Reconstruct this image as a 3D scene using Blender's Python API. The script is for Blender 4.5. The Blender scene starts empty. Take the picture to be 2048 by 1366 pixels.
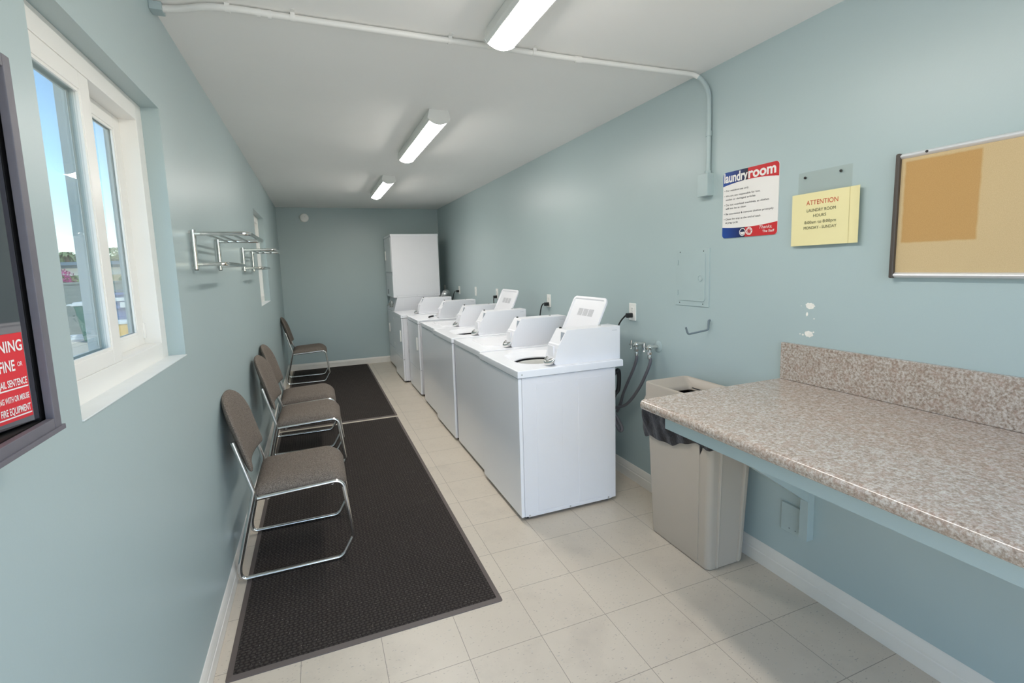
import bpy, bmesh, math, random
from mathutils import Vector, Matrix
random.seed(7)
PI = math.pi
scene = bpy.context.scene
COL = scene.collection

# ------------------------------------------------------------------ room constants (metres)
XL, XR = -0.9293, 1.5133          # left / right wall faces
H = 2.4715                        # ceiling
YF, YB = 6.2957, -2.30            # far wall / wall behind the camera
T = 0.3048                        # floor tile

# ------------------------------------------------------------------ materials
def srgb(r, g, b):
    f = lambda c: (c / 255.0) / 12.92 if c / 255.0 <= 0.04045 else (((c / 255.0) + 0.055) / 1.055) ** 2.4
    return (f(r), f(g), f(b), 1.0)

class NT:
    """small helper for node trees"""
    def __init__(self, name):
        self.m = bpy.data.materials.new(name)
        self.m.use_nodes = True
        self.t = self.m.node_tree
        self.b = self.t.nodes['Principled BSDF']
        self.out = self.t.nodes['Material Output']
    def n(self, kind, **kw):
        nd = self.t.nodes.new(kind)
        for k, v in kw.items():
            if k in nd.inputs: nd.inputs[k].default_value = v
            else: setattr(nd, k, v)
        return nd
    def l(self, a, b): self.t.links.new(a, b)
    def set(self, **kw):
        for k, v in kw.items():
            self.b.inputs[k.replace('_', ' ')].default_value = v
        return self
    def math(self, op, a, b=None, clamp=False):
        nd = self.t.nodes.new('ShaderNodeMath'); nd.operation = op; nd.use_clamp = clamp
        for i, v in enumerate((a, b)):
            if v is None: continue
            if isinstance(v, (int, float)): nd.inputs[i].default_value = v
            else: self.l(v, nd.inputs[i])
        return nd.outputs[0]
    def mix(self, fac, a, b, mode='MIX'):
        nd = self.t.nodes.new('ShaderNodeMix'); nd.data_type = 'RGBA'; nd.blend_type = mode
        for idx, v in ((0, fac), (6, a), (7, b)):
            if isinstance(v, (int, float, tuple)): nd.inputs[idx].default_value = v
            else: self.l(v, nd.inputs[idx])
        return nd.outputs[2]
    def ramp(self, src, stops, interp='LINEAR'):
        nd = self.t.nodes.new('ShaderNodeValToRGB'); nd.color_ramp.interpolation = interp
        el = nd.color_ramp.elements
        while len(el) < len(stops): el.new(0.5)
        for e, (p, c) in zip(el, stops): e.position = p; e.color = c
        self.l(src, nd.inputs[0])
        return nd.outputs[0]
    def obj(self):
        return self.t.nodes.new('ShaderNodeTexCoord').outputs['Object']
    def noise(self, vec, scale, detail=2.0, rough=0.5):
        nd = self.n('ShaderNodeTexNoise', Scale=scale, Detail=detail, Roughness=rough)
        self.l(vec, nd.inputs['Vector'])
        return nd
    def bump(self, h, strength=0.2, dist=0.002, normal=None):
        nd = self.n('ShaderNodeBump', Strength=strength, Distance=dist)
        self.l(h, nd.inputs['Height'])
        if normal is not None: self.l(normal, nd.inputs['Normal'])
        self.l(nd.outputs[0], self.b.inputs['Normal'])
        return nd.outputs[0]

def plain(name, col, rough=0.5, metal=0.0, var=0.03, vscale=6.0, bump=0.0, bscale=300.0, ior=1.5):
    k = NT(name)
    v = k.obj()
    n = k.noise(v, vscale, 3.0)
    c2 = tuple(min(1, c * (1 + var * 2)) for c in col[:3]) + (1,)
    c1 = tuple(c * (1 - var * 2) for c in col[:3]) + (1,)
    k.l(k.mix(n.outputs['Fac'], c1, c2), k.b.inputs['Base Color'])
    k.set(Roughness=rough, Metallic=metal, IOR=ior)
    if bump:
        k.bump(k.noise(v, bscale, 2.0).outputs['Fac'], bump, 0.001)
    return k.m

M = {}
WALLC = srgb(171, 187, 188)
def wall_mat():
    k = NT('teal_wall_paint')
    v = k.obj()
    n = k.noise(v, 1.3, 4.0, 0.6)
    c1 = tuple(c * 0.975 for c in WALLC[:3]) + (1,); c2 = tuple(c * 1.025 for c in WALLC[:3]) + (1,)
    k.l(k.mix(n.outputs['Fac'], c1, c2), k.b.inputs['Base Color'])
    n2 = k.noise(v, 160.0, 3.0); n3 = k.noise(v, 4.0, 3.0)
    h = k.math('ADD', n2.outputs['Fac'], k.math('MULTIPLY', n3.outputs['Fac'], 3.0))
    k.bump(h, 0.10, 0.0015)
    k.set(Roughness=0.36)
    return k.m
M['wall'] = wall_mat()
M['wallpaint'] = plain('teal_paint_on_metal', WALLC, 0.36, bump=0.06, bscale=200)
M['ceiling'] = plain('white_ceiling_paint', srgb(243, 241, 237), 0.7, var=0.012, vscale=2, bump=0.08, bscale=120)
M['conduit_white'] = plain('white_paint_on_conduit', srgb(232, 231, 226), 0.45, var=0.02)
M['trimwhite'] = plain('off_white_baseboard_paint', srgb(226, 221, 213), 0.4, var=0.03, vscale=9)
M['vinyl'] = plain('white_vinyl', srgb(236, 234, 229), 0.32, var=0.01)
M['sill'] = plain('white_sill_paint', srgb(226, 230, 230), 0.4, var=0.03, vscale=14)
M['enamel'] = plain('white_enamel', srgb(244, 244, 248), 0.20, var=0.006, vscale=3)
M['enamel2'] = plain('white_powder_coat', srgb(236, 235, 239), 0.36, var=0.008, bump=0.03, bscale=500)
M['seam'] = plain('gap_shade_and_rubber', srgb(40, 41, 44), 0.7)
M['plate'] = plain('white_plastic', srgb(234, 233, 228), 0.35)
M['slot'] = plain('dark_slot', srgb(30, 30, 30), 0.6)
M['black'] = plain('black_cord_rubber', srgb(20, 20, 22), 0.45)
M['chrome'] = plain('chrome', (0.72, 0.71, 0.69, 1), 0.12, 1.0, var=0.02)
M['tube'] = plain('chromed_tube', (0.74, 0.73, 0.71, 1), 0.20, 1.0, var=0.05, vscale=20)
M['steel'] = plain('brushed_metal', (0.55, 0.54, 0.52, 1), 0.33, 1.0, var=0.05, vscale=20)
M['alu'] = plain('brushed_aluminium', (0.80, 0.80, 0.81, 1), 0.42, 0.45, var=0.02)
M['darkplastic'] = plain('dark_brown_plastic', srgb(74, 66, 60), 0.45)
M['hose'] = plain('grey_rubber_hose', srgb(112, 110, 116), 0.5)
M['beige'] = plain('beige_plastic', srgb(178, 168, 156), 0.42, var=0.02, vscale=5, bump=0.04, bscale=250)
M['greyframe'] = plain('grey_metal_frame', srgb(104, 101, 108), 0.5, var=0.06, vscale=40)
M['foil'] = plain('foil_duct', (0.6, 0.6, 0.6, 1), 0.4, 1.0, bump=0.6, bscale=60)
M['labelgrey'] = plain('grey_printed_label', srgb(196, 196, 200), 0.5, var=0.10, vscale=90)
M['slopeshade'] = plain('grey_slope_gap_shade', srgb(150, 158, 168), 0.25, var=0.12, vscale=60)
M['green_bin'] = plain('green_plastic', srgb(70, 120, 105), 0.5)
M['bluesteel'] = plain('blue_painted_steel', srgb(100, 116, 160), 0.55, var=0.10, vscale=2)
M['rust'] = plain('rusty_steel', srgb(110, 80, 64), 0.8, var=0.2, vscale=6)
M['yellow'] = plain('yellow_paint', srgb(228, 178, 84), 0.5, var=0.05)
M['stucco'] = plain('white_stucco', srgb(232, 228, 220), 0.85, var=0.03, bump=0.2, bscale=60)
M['roof'] = plain('dark_roof', srgb(96, 112, 118), 0.8)
M['curb'] = plain('pale_concrete_curb', srgb(226, 226, 224), 0.8)
M['concrete'] = plain('pale_concrete', srgb(212, 200, 184), 0.85, var=0.05, vscale=0.8)
M['trunk'] = plain('bark', srgb(104, 86, 68), 0.9, var=0.2, vscale=20)
M['leaf1'] = plain('olive_leaf', srgb(150, 156, 112), 0.7, var=0.25, vscale=3)
M['leaf2'] = plain('dark_leaf', srgb(120, 136, 92), 0.7, var=0.25, vscale=3)
M['leaf3'] = plain('hedge_leaf', srgb(112, 136, 74), 0.7, var=0.25, vscale=5)
M['pink'] = plain('magenta_bracts', srgb(186, 60, 128), 0.6, var=0.2, vscale=6)
M['wood'] = plain('raw_wood', srgb(188, 140, 98), 0.7, var=0.1)
M['cordsteel'] = plain('grey_hook_paint', srgb(112, 124, 130), 0.5)
M['spackle'] = plain('white_filler', srgb(236, 232, 224), 0.8, var=0.08, vscale=60)
M['red'] = plain('red_print', srgb(196, 34, 40), 0.4, var=0.01)
M['signwhite'] = plain('white_print', srgb(232, 228, 224), 0.4, var=0.01)
M['ink'] = plain('dark_grey_ink', srgb(48, 48, 54), 0.5, var=0.01)
M['inkgreen'] = plain('dark_ink', srgb(62, 66, 44), 0.5, var=0.01)
M['redink'] = plain('red_ink', srgb(200, 74, 48), 0.5, var=0.01)
M['paperfold'] = plain('paper_fold', srgb(196, 184, 130), 0.6)
M['paper'] = plain('yellow_paper', srgb(230, 219, 166), 0.55, var=0.01)
M['lblred'] = plain('red_label_vinyl', srgb(214, 48, 56), 0.4, var=0.01)
M['gapblack'] = plain('black_panel_gap_shade', srgb(14, 13, 14), 0.6)

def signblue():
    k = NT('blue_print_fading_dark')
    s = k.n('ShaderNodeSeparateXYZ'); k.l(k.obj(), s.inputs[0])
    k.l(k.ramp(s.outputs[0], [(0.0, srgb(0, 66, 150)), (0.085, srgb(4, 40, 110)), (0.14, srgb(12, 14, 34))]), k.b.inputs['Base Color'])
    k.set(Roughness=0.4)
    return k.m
M['signblue'] = signblue()

def cork():
    k = NT('cork_sheet')
    v = k.obj()
    s = k.n('ShaderNodeSeparateXYZ'); k.l(v, s.inputs[0])
    n = k.noise(v, 420.0, 3.0, 0.7)
    base = k.mix(n.outputs['Fac'], srgb(184, 158, 116), srgb(214, 190, 148))
    # unfaded rectangle left by a notice that hung here for years (fixed stain of the cork)
    w = k.noise(v, 30.0)
    wob = k.math('MULTIPLY', k.math('SUBTRACT', w.outputs['Fac'], 0.5), 0.006)
    def edge(val, e, sgn):
        d = k.math('MULTIPLY', k.math('SUBTRACT', k.math('ADD', val, wob), e), 160.0 * sgn)
        return k.math('ADD', d, 0.5, clamp=True)
    m = k.math('MULTIPLY', edge(s.outputs[1], -0.533, -1), edge(s.outputs[1], -0.741, 1))
    m = k.math('MULTIPLY', m, k.math('MULTIPLY', edge(s.outputs[2], 1.818, -1), edge(s.outputs[2], 1.540, 1)))
    dark = k.mix(n.outputs['Fac'], srgb(170, 130, 78), srgb(202, 162, 104))
    k.l(k.mix(m, base, dark), k.b.inputs['Base Color'])
    k.bump(n.outputs['Fac'], 0.3, 0.001)
    k.set(Roughness=0.9)
    return k.m
M['cork'] = cork()

def floor_mat():
    k = NT('speckled_vinyl_tile')
    v = k.obj()
    s = k.n('ShaderNodeSeparateXYZ'); k.l(v, s.inputs[0])
    tx = k.math('DIVIDE', s.outputs[0], T); ty = k.math('DIVIDE', s.outputs[1], T)
    cx = k.math('FLOOR', k.math('ADD', tx, 100.0)); cy = k.math('FLOOR', k.math('ADD', ty, 100.0))
    fx = k.math('FRACT', k.math('ADD', tx, 100.0)); fy = k.math('FRACT', k.math('ADD', ty, 100.0))
    dx = k.math('MINIMUM', fx, k.math('SUBTRACT', 1.0, fx)); dy = k.math('MINIMUM', fy, k.math('SUBTRACT', 1.0, fy))
    d = k.math('MINIMUM', dx, dy)
    cell = k.n('ShaderNodeCombineXYZ'); k.l(cx, cell.inputs[0]); k.l(cy, cell.inputs[1])
    wn = k.n('ShaderNodeTexWhiteNoise'); wn.noise_dimensions = '3D'; k.l(cell.outputs[0], wn.inputs['Vector'])
    big = k.noise(v, 2.2, 5.0, 0.6)
    base = k.mix(big.outputs['Fac'], srgb(198, 186, 170), srgb(216, 205, 189))
    base = k.mix(k.math('MULTIPLY', wn.outputs['Value'], 0.45), base, srgb(202, 191, 176))
    # flecks, stretched along a direction that turns from tile to tile
    mp = k.n('ShaderNodeMapping'); mp.inputs['Scale'].default_value = (62, 170, 1)
    rot = k.n('ShaderNodeCombineXYZ')
    k.l(k.math('MULTIPLY', k.math('ROUND', wn.outputs['Value']), PI / 2), rot.inputs[2])
    k.l(rot.outputs[0], mp.inputs['Rotation']); k.l(v, mp.inputs['Vector'])
    def flecks(scale, thr, warp):
        nz = k.noise(mp.outputs[0], warp, 1.0)
        vm = k.n('ShaderNodeVectorMath'); vm.operation = 'ADD'
        k.l(mp.outputs[0], vm.inputs[0]); k.l(nz.outputs['Color'], vm.inputs[1])
        vo = k.n('ShaderNodeTexVoronoi', Scale=scale); k.l(vm.outputs[0], vo.inputs['Vector'])
        sep = k.n('ShaderNodeSeparateColor'); k.l(vo.outputs['Color'], sep.inputs[0])
        on = k.math('GREATER_THAN', sep.outputs[0], thr)
        near = k.math('LESS_THAN', vo.outputs['Distance'], k.math('ADD', 0.07, k.math('MULTIPLY', sep.outputs[1], 0.20)))
        return k.math('MULTIPLY', on, near), sep.outputs[2]
    f1, r1 = flecks(1.0, 0.62, 0.9)
    f2, r2 = flecks(0.78, 0.76, 0.7)
    fc = k.mix(r1, srgb(120, 112, 104), srgb(176, 162, 146))
    base = k.mix(k.math('MULTIPLY', f1, 0.62), base, fc)
    base = k.mix(k.math('MULTIPLY', f2, 0.7), base, k.mix(r2, srgb(126, 118, 112), srgb(236, 232, 224)))
    # grime: worn smudges
    g = k.noise(v, 3.1, 6.0, 0.65)
    gm = k.ramp(g.outputs['Fac'], [(0.52, (0, 0, 0, 1)), (0.78, (1, 1, 1, 1))])
    base = k.mix(k.math('MULTIPLY', gm, 0.32), base, srgb(158, 148, 138))
    seam = k.math('LESS_THAN', d, 0.0042)
    base = k.mix(k.math('MULTIPLY', seam, 0.62), base, srgb(92, 82, 74))
    k.l(base, k.b.inputs['Base Color'])
    rn = k.noise(v, 14.0, 3.0)
    k.l(k.math('ADD', 0.26, k.math('MULTIPLY', rn.outputs['Fac'], 0.2)), k.b.inputs['Roughness'])
    h = k.math('SUBTRACT', k.math('MULTIPLY', big.outputs['Fac'], 0.2), k.math('MULTIPLY', seam, 1.0))
    k.bump(h, 0.25, 0.001)
    return k.m
M['floor'] = floor_mat()

def mat_mat():
    k = NT('ribbed_dark_carpet')
    v = k.obj()
    s = k.n('ShaderNodeSeparateXYZ'); k.l(v, s.inputs[0])
    # raised nubs in rows, a little uneven
    wv = k.noise(v, 26.0, 2.0)
    wob = k.math('MULTIPLY', k.math('SUBTRACT', wv.outputs['Fac'], 0.5), 0.8)
    row = k.math('ADD', k.math('MULTIPLY', s.outputs[1], 1 / 0.0150), wob)
    stag = k.math('MULTIPLY', k.math('MODULO', k.math('FLOOR', k.math('ADD', row, 1000.0)), 2.0), 0.5)
    colm = k.math('ADD', k.math('ADD', k.math('MULTIPLY', s.outputs[0], 1 / 0.0190), wob), k.math('MULTIPLY', stag, 0.6))
    a = k.math('ABSOLUTE', k.math('SINE', k.math('MULTIPLY', row, PI)))
    b = k.math('ABSOLUTE', k.math('SINE', k.math('MULTIPLY', colm, PI)))
    nub = k.math('POWER', k.math('MULTIPLY', a, b), 0.6)
    fz = k.noise(v, 700.0, 2.0, 0.8)
    big = k.noise(v, 3.0, 3.0)
    c = k.mix(fz.outputs['Fac'], srgb(26, 23, 22), srgb(98, 90, 85))
    c = k.mix(k.math('ADD', 0.15, k.math('MULTIPLY', nub, 0.85)), srgb(14, 12, 12), c)
    c = k.mix(k.math('MULTIPLY', big.outputs['Fac'], 0.22), c, srgb(72, 64, 60))
    sp = k.noise(v, 210.0, 0.0)
    c = k.mix(k.math('GREATER_THAN', sp.outputs['Fac'], 0.80), c, srgb(150, 142, 136))
    k.l(c, k.b.inputs['Base Color'])
    k.set(Roughness=0.95)
    k.b.inputs['Specular IOR Level'].default_value = 0.2
    k.bump(k.math('ADD', nub, k.math('MULTIPLY', fz.outputs['Fac'], 0.35)), 0.9, 0.004)
    return k.m
M['carpet'] = mat_mat()
M['matedge'] = plain('grey_brown_rubber_edge', srgb(98, 88, 84), 0.6, var=0.05)

def fabric():
    k = NT('grey_brown_tweed')
    v = k.obj()
    n1 = k.noise(v, 230.0, 4.0, 0.8); n2 = k.noise(v, 26.0, 4.0)
    f = k.ramp(n1.outputs['Fac'], [(0.34, (0, 0, 0, 1)), (0.66, (1, 1, 1, 1))])
    c = k.mix(f, srgb(62, 55, 51), srgb(156, 145, 135))
    c = k.mix(k.math('MULTIPLY', n2.outputs['Fac'], 0.3), c, srgb(104, 92, 82))
    k.l(c, k.b.inputs['Base Color'])
    k.set(Roughness=0.95)
    k.b.inputs['Specular IOR Level'].default_value = 0.15
    k.bump(n1.outputs['Fac'], 0.6, 0.002)
    return k.m
M['fabric'] = fabric()

def granite():
    k = NT('granite_pattern_laminate')
    v = k.obj()
    n1 = k.noise(v, 120.0, 4.0, 0.72); n2 = k.noise(v, 38.0, 4.0, 0.75); n3 = k.noise(v, 300.0, 2.0, 0.6)
    c = k.ramp(n1.outputs['Fac'], [(0.28, srgb(112, 101, 94)), (0.42, srgb(152, 137, 124)), (0.52, srgb(176, 164, 153)),
                                   (0.63, srgb(200, 193, 187)), (0.76, srgb(166, 150, 140))])
    pk = k.ramp(n2.outputs['Fac'], [(0.48, (0, 0, 0, 1)), (0.66, (1, 1, 1, 1))])
    c = k.mix(k.math('MULTIPLY', pk, 0.42), c, srgb(164, 136, 122))
    wh = k.ramp(n2.outputs['Fac'], [(0.30, (1, 1, 1, 1)), (0.44, (0, 0, 0, 1))])
    c = k.mix(k.math('MULTIPLY', wh, 0.4), c, srgb(210, 205, 201))
    sp = k.math('LESS_THAN', n3.outputs['Fac'], 0.33)
    c = k.mix(k.math('MULTIPLY', sp, 0.5), c, srgb(104, 96, 94))
    k.l(c, k.b.inputs['Base Color'])
    k.set(Roughness=0.17)
    return k.m
M['granite'] = granite()

def bag():
    k = NT('black_plastic_film')
    v = k.obj()
    n = k.noise(v, 28.0, 4.0, 0.6)
    k.b.inputs['Base Color'].default_value = srgb(26, 25, 30)
    k.set(Roughness=0.28)
    k.bump(n.outputs['Fac'], 0.7, 0.01)
    return k.m
M['bag'] = bag()

def emit(name, col, strength):
    k = NT(name)
    k.b.inputs['Base Color'].default_value = (0.9, 0.9, 0.9, 1)
    k.b.inputs['Emission Color'].default_value = col
    k.b.inputs['Emission Strength'].default_value = strength
    return k.m
LIGHT = 26.0
M['diffuser'] = emit('lit_diffuser', (1.0, 0.955, 0.895, 1), LIGHT)

def glass(name, tint, rough=0.0, gl=1.0):
    k = NT(name)
    k.t.nodes.remove(k.b)
    tr = k.n('ShaderNodeBsdfTransparent'); tr.inputs[0].default_value = tint
    g = k.n('ShaderNodeBsdfGlossy'); g.inputs['Roughness'].default_value = rough
    lw = k.n('ShaderNodeLayerWeight', Blend=0.5)
    fr = k.math('ADD', 0.04, k.math('MULTIPLY', k.math('POWER', lw.outputs['Facing'], 5.0), 0.96))
    mx = k.n('ShaderNodeMixShader')
    k.l(k.math('MULTIPLY', fr, gl, clamp=True), mx.inputs[0]); k.l(tr.outputs[0], mx.inputs[1]); k.l(g.outputs[0], mx.inputs[2])
    k.l(mx.outputs[0], k.out.inputs[0])
    return k.m
M['glass'] = glass('window_glass', (0.665, 0.725, 0.715, 1), 0.0, 1.5)
M['acrylic'] = glass('grey_acrylic', (0.975, 0.97, 0.96, 1), 0.1, 0.4)
M['sleeve'] = glass('clear_plastic_sleeve', (1.0, 1.0, 1.0, 1), 0.10, 0.3)
def darkpane():
    k = NT('dark_glossy_panel')
    k.b.inputs['Base Color'].default_value = srgb(36, 36, 44)
    k.set(Roughness=0.03, IOR=2.5)
    return k.m
M['darkpane'] = darkpane()

def cmu():
    k = NT('painted_block_wall')
    v = k.obj()
    mp = k.n('ShaderNodeMapping'); mp.inputs['Rotation'].default_value = (PI / 2, 0, 0); k.l(v, mp.inputs[0])
    br = k.n('ShaderNodeTexBrick', Scale=1.0)
    br.inputs['Color1'].default_value = srgb(136, 142, 134); br.inputs['Color2'].default_value = srgb(128, 134, 128)
    br.inputs['Mortar'].default_value = srgb(112, 118, 112); br.inputs['Mortar Size'].default_value = 0.006
    br.inputs['Brick Width'].default_value = 0.3; br.inputs['Row Height'].default_value = 0.105
    k.l(mp.outputs[0], br.inputs['Vector'])
    k.l(br.outputs['Color'], k.b.inputs['Base Color']); k.set(Roughness=0.9)
    return k.m
M['cmu'] = cmu()

# ------------------------------------------------------------------ geometry helpers
def finish(me, sharp=35):
    me.validate()
    for p in me.polygons: p.use_smooth = True
    me.set_sharp_from_angle(angle=math.radians(sharp))

def build(name, bm, mat, parent=None, sharp=35):
    bmesh.ops.recalc_face_normals(bm, faces=bm.faces)
    me = bpy.data.meshes.new(name)
    bm.to_mesh(me); bm.free()
    me.materials.append(M[mat] if isinstance(mat, str) else mat)
    finish(me, sharp)
    o = bpy.data.objects.new(name, me)
    COL.objects.link(o)
    if parent is not None: o.parent = parent
    wn = o.modifiers.new('weighted normals', 'WEIGHTED_NORMAL'); wn.keep_sharp = True; wn.weight = 80
    return o

def tag(o, label=None, cat=None, group=None, kind=None):
    if label: o['label'] = label
    if cat: o['category'] = cat
    if group: o['group'] = group
    if kind: o['kind'] = kind
    return o

def thing(name, label, cat, loc=(0, 0, 0), rotz=0.0, group=None):
    o = bpy.data.objects.new(name, None)
    o.empty_display_size = 0.1
    COL.objects.link(o)
    o.location = loc; o.rotation_euler = (0, 0, rotz)
    return tag(o, label, cat, group)

def copy_tree(o, parent=None):
    c = o.copy(); COL.objects.link(c)
    if parent is not None:
        c.parent = parent
        c.matrix_parent_inverse = o.matrix_parent_inverse.copy()
    for ch in list(o.children): copy_tree(ch, c)
    return c

def box(bm, x0, x1, y0, y1, z0, z1, bev=0.0, seg=2):
    r = bmesh.ops.create_cube(bm, size=1.0)
    vs = r['verts']
    bmesh.ops.scale(bm, vec=(abs(x1 - x0), abs(y1 - y0), abs(z1 - z0)), verts=vs)
    bmesh.ops.translate(bm, vec=((x0 + x1) / 2, (y0 + y1) / 2, (z0 + z1) / 2), verts=vs)
    if bev > 0:
        es = list({e for v in vs for e in v.link_edges})
        bmesh.ops.bevel(bm, geom=es, offset=bev, segments=seg, profile=0.5, affect='EDGES', clamp_overlap=True)

def B(*boxes, bev=0.0, seg=2):
    bm = bmesh.new()
    for b in boxes: box(bm, *b, bev=bev, seg=seg)
    return bm

def prism(bm, pts, axis, a0, a1, bev=0.0, seg=2):
    """extrude a 2D outline along an axis; pts are the two remaining coordinates in xyz order"""
    def P(p, a):
        return {'x': (a, p[0], p[1]), 'y': (p[0], a, p[1]), 'z': (p[0], p[1], a)}[axis]
    lo = [bm.verts.new(P(p, a0)) for p in pts]; hi = [bm.verts.new(P(p, a1)) for p in pts]
    n = len(pts); fs = []
    fs.append(bm.faces.new(lo)); fs.append(bm.faces.new(hi[::-1]))
    for i in range(n): fs.append(bm.faces.new((lo[i], lo[(i + 1) % n], hi[(i + 1) % n], hi[i])))
    bmesh.ops.recalc_face_normals(bm, faces=fs)
    if bev:
        es = list({e for f in fs for e in f.edges})
        bmesh.ops.bevel(bm, geom=es, offset=bev, segments=seg, profile=0.5, affect='EDGES', clamp_overlap=True)

def fillet(pts, r, n=6, closed=False):
    """round the corners of a polyline; r number or list per point"""
    P = [Vector(p) for p in pts]
    rs = r if isinstance(r, (list, tuple)) else [r] * len(P)
    out = []
    N = len(P)
    for i in range(N):
        if not closed and i in (0, N - 1): out.append(P[i]); continue
        a, b, c = P[i - 1], P[i], P[(i + 1) % N]
        u = (a - b); v = (c - b)
        ang = u.angle(v)
        if rs[i] <= 0 or ang > PI - 0.02: out.append(b); continue
        d = min(rs[i] / math.tan(ang / 2), u.length * 0.49, v.length * 0.49)
        rr = d * math.tan(ang / 2)
        bis = (u.normalized() + v.normalized()).normalized()
        cen = b + bis * (rr / math.sin(ang / 2))
        s = b + u.normalized() * d - cen; e = b + v.normalized() * d - cen
        tot = s.angle(e)
        for k in range(n + 1):
            t = k / n
            q = s * (math.sin((1 - t) * tot) / math.sin(tot)) + e * (math.sin(t * tot) / math.sin(tot))
            out.append(cen + q)
    return out

def spline(pts, n=8):
    P = [Vector(p) for p in pts]
    P = [P[0] * 2 - P[1]] + P + [P[-1] * 2 - P[-2]]
    out = []
    for i in range(1, len(P) - 2):
        for k in range(n):
            t = k / n
            a, b, c, d = P[i - 1], P[i], P[i + 1], P[i + 2]
            out.append(0.5 * ((2 * b) + (c - a) * t + (2 * a - 5 * b + 4 * c - d) * t * t + (3 * b - a - 3 * c + d) * t ** 3))
    out.append(P[-2])
    return out

def tube(bm, path, r, seg=12, caps=True, closed=False):
    P = [Vector(p) for p in path]
    n = len(P)
    rs = r if isinstance(r, (list, tuple)) else [r] * n
    tang = []
    for i in range(n):
        if closed: t = P[(i + 1) % n] - P[i - 1]
        else: t = P[min(i + 1, n - 1)] - P[max(i - 1, 0)]
        tang.append(t.normalized())
    up = Vector((0, 0, 1)) if abs(tang[0].z) < 0.9 else Vector((1, 0, 0))
    nrm = (up - tang[0] * up.dot(tang[0])).normalized()
    rings = []
    for i in range(n):
        nrm = (nrm - tang[i] * nrm.dot(tang[i])).normalized()
        bi = tang[i].cross(nrm)
        rings.append([bm.verts.new(P[i] + (nrm * math.cos(2 * PI * k / seg) + bi * math.sin(2 * PI * k / seg)) * rs[i]) for k in range(seg)])
    m = n if closed else n - 1
    for i in range(m):
        a, b = rings[i], rings[(i + 1) % n]
        for k in range(seg):
            bm.faces.new((a[k], a[(k + 1) % seg], b[(k + 1) % seg], b[k]))
    if caps and not closed:
        bm.faces.new(rings[0][::-1]); bm.faces.new(rings[-1])

def lathe(bm, prof, mat4=None, seg=24):
    """prof: list of (radius, height) round local Z"""
    mat4 = mat4 or Matrix()
    rings = []
    for r, h in prof:
        if r < 1e-6: rings.append([bm.verts.new(mat4 @ Vector((0, 0, h)))])
        else: rings.append([bm.verts.new(mat4 @ Vector((r * math.cos(2 * PI * k / seg), r * math.sin(2 * PI * k / seg), h))) for k in range(seg)])
    for a, b in zip(rings, rings[1:]):
        for k in range(seg):
            k2 = (k + 1) % seg
            if len(a) == 1 and len(b) == 1: continue
            if len(a) == 1: bm.faces.new((a[0], b[k], b[k2]))
            elif len(b) == 1: bm.faces.new((a[k], b[0], a[k2]))
            else: bm.faces.new((a[k], b[k], b[k2], a[k2]))
    if len(rings[0]) > 1: bm.faces.new(rings[0][::-1])
    if len(rings[-1]) > 1: bm.faces.new(rings[-1])

def mat_to(loc, zdir):
    z = Vector(zdir).normalized()
    return Matrix.Translation(loc) @ z.to_track_quat('Z', 'Y').to_matrix().to_4x4()

def rrect(x0, x1, y0, y1, r, n=6):
    """rounded rectangle outline; r one radius or four (x0y0, x1y0, x1y1, x0y1)"""
    rs = r if isinstance(r, (list, tuple)) else [r] * 4
    out = []
    for (cx, cy, sx, sy, a0), rr in zip(((x0, y0, 1, 1, PI), (x1, y0, -1, 1, 1.5 * PI), (x1, y1, -1, -1, 0), (x0, y1, 1, -1, 0.5 * PI)), rs):
        if rr <= 0: out.append((cx, cy)); continue
        for k in range(n + 1):
            a = a0 + 0.5 * PI * k / n
            out.append((cx + sx * rr + rr * math.cos(a), cy + sy * rr + rr * math.sin(a)))
    return out

def pillow(bm, outline, tf, tb, fmap, rings=8, power=5.0):
    """closed cushion: outline (a, b) loop, thickness tf in front and tb behind, placed by fmap(a, b, offset)"""
    ca = sum(p[0] for p in outline) / len(outline); cb = sum(p[1] for p in outline) / len(outline)
    n = len(outline)
    def layer(t):
        c = bm.verts.new(fmap(ca, cb, t))
        ls = []
        for i in range(1, rings):
            s = 1 - (1 - i / rings) ** 1.9
            o = t * (1 - s ** power) ** 0.5
            ls.append([bm.verts.new(fmap(ca + (a - ca) * s, cb + (b - cb) * s, o)) for a, b in outline])
        return c, ls
    edge = [bm.verts.new(fmap(a, b, 0.0)) for a, b in outline]
    for t in (tf, -tb):
        c, ls = layer(t)
        ls.append(edge)
        for k in range(n): bm.faces.new((c, ls[0][k], ls[0][(k + 1) % n]))
        for p, q in zip(ls, ls[1:]):
            for k in range(n): bm.faces.new((p[k], q[k], q[(k + 1) % n], p[(k + 1) % n]))

def shell(bm, rings_, close_first=False, close_last=False):
    """skin between successive loops (lists of equal length)"""
    R = [[bm.verts.new(p) for p in ring] for ring in rings_]
    n = len(R[0])
    for a, b in zip(R, R[1:]):
        for k in range(n): bm.faces.new((a[k], a[(k + 1) % n], b[(k + 1) % n], b[k]))
    if close_first: bm.faces.new(R[0][::-1])
    if close_last: bm.faces.new(R[-1])
    return R

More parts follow.
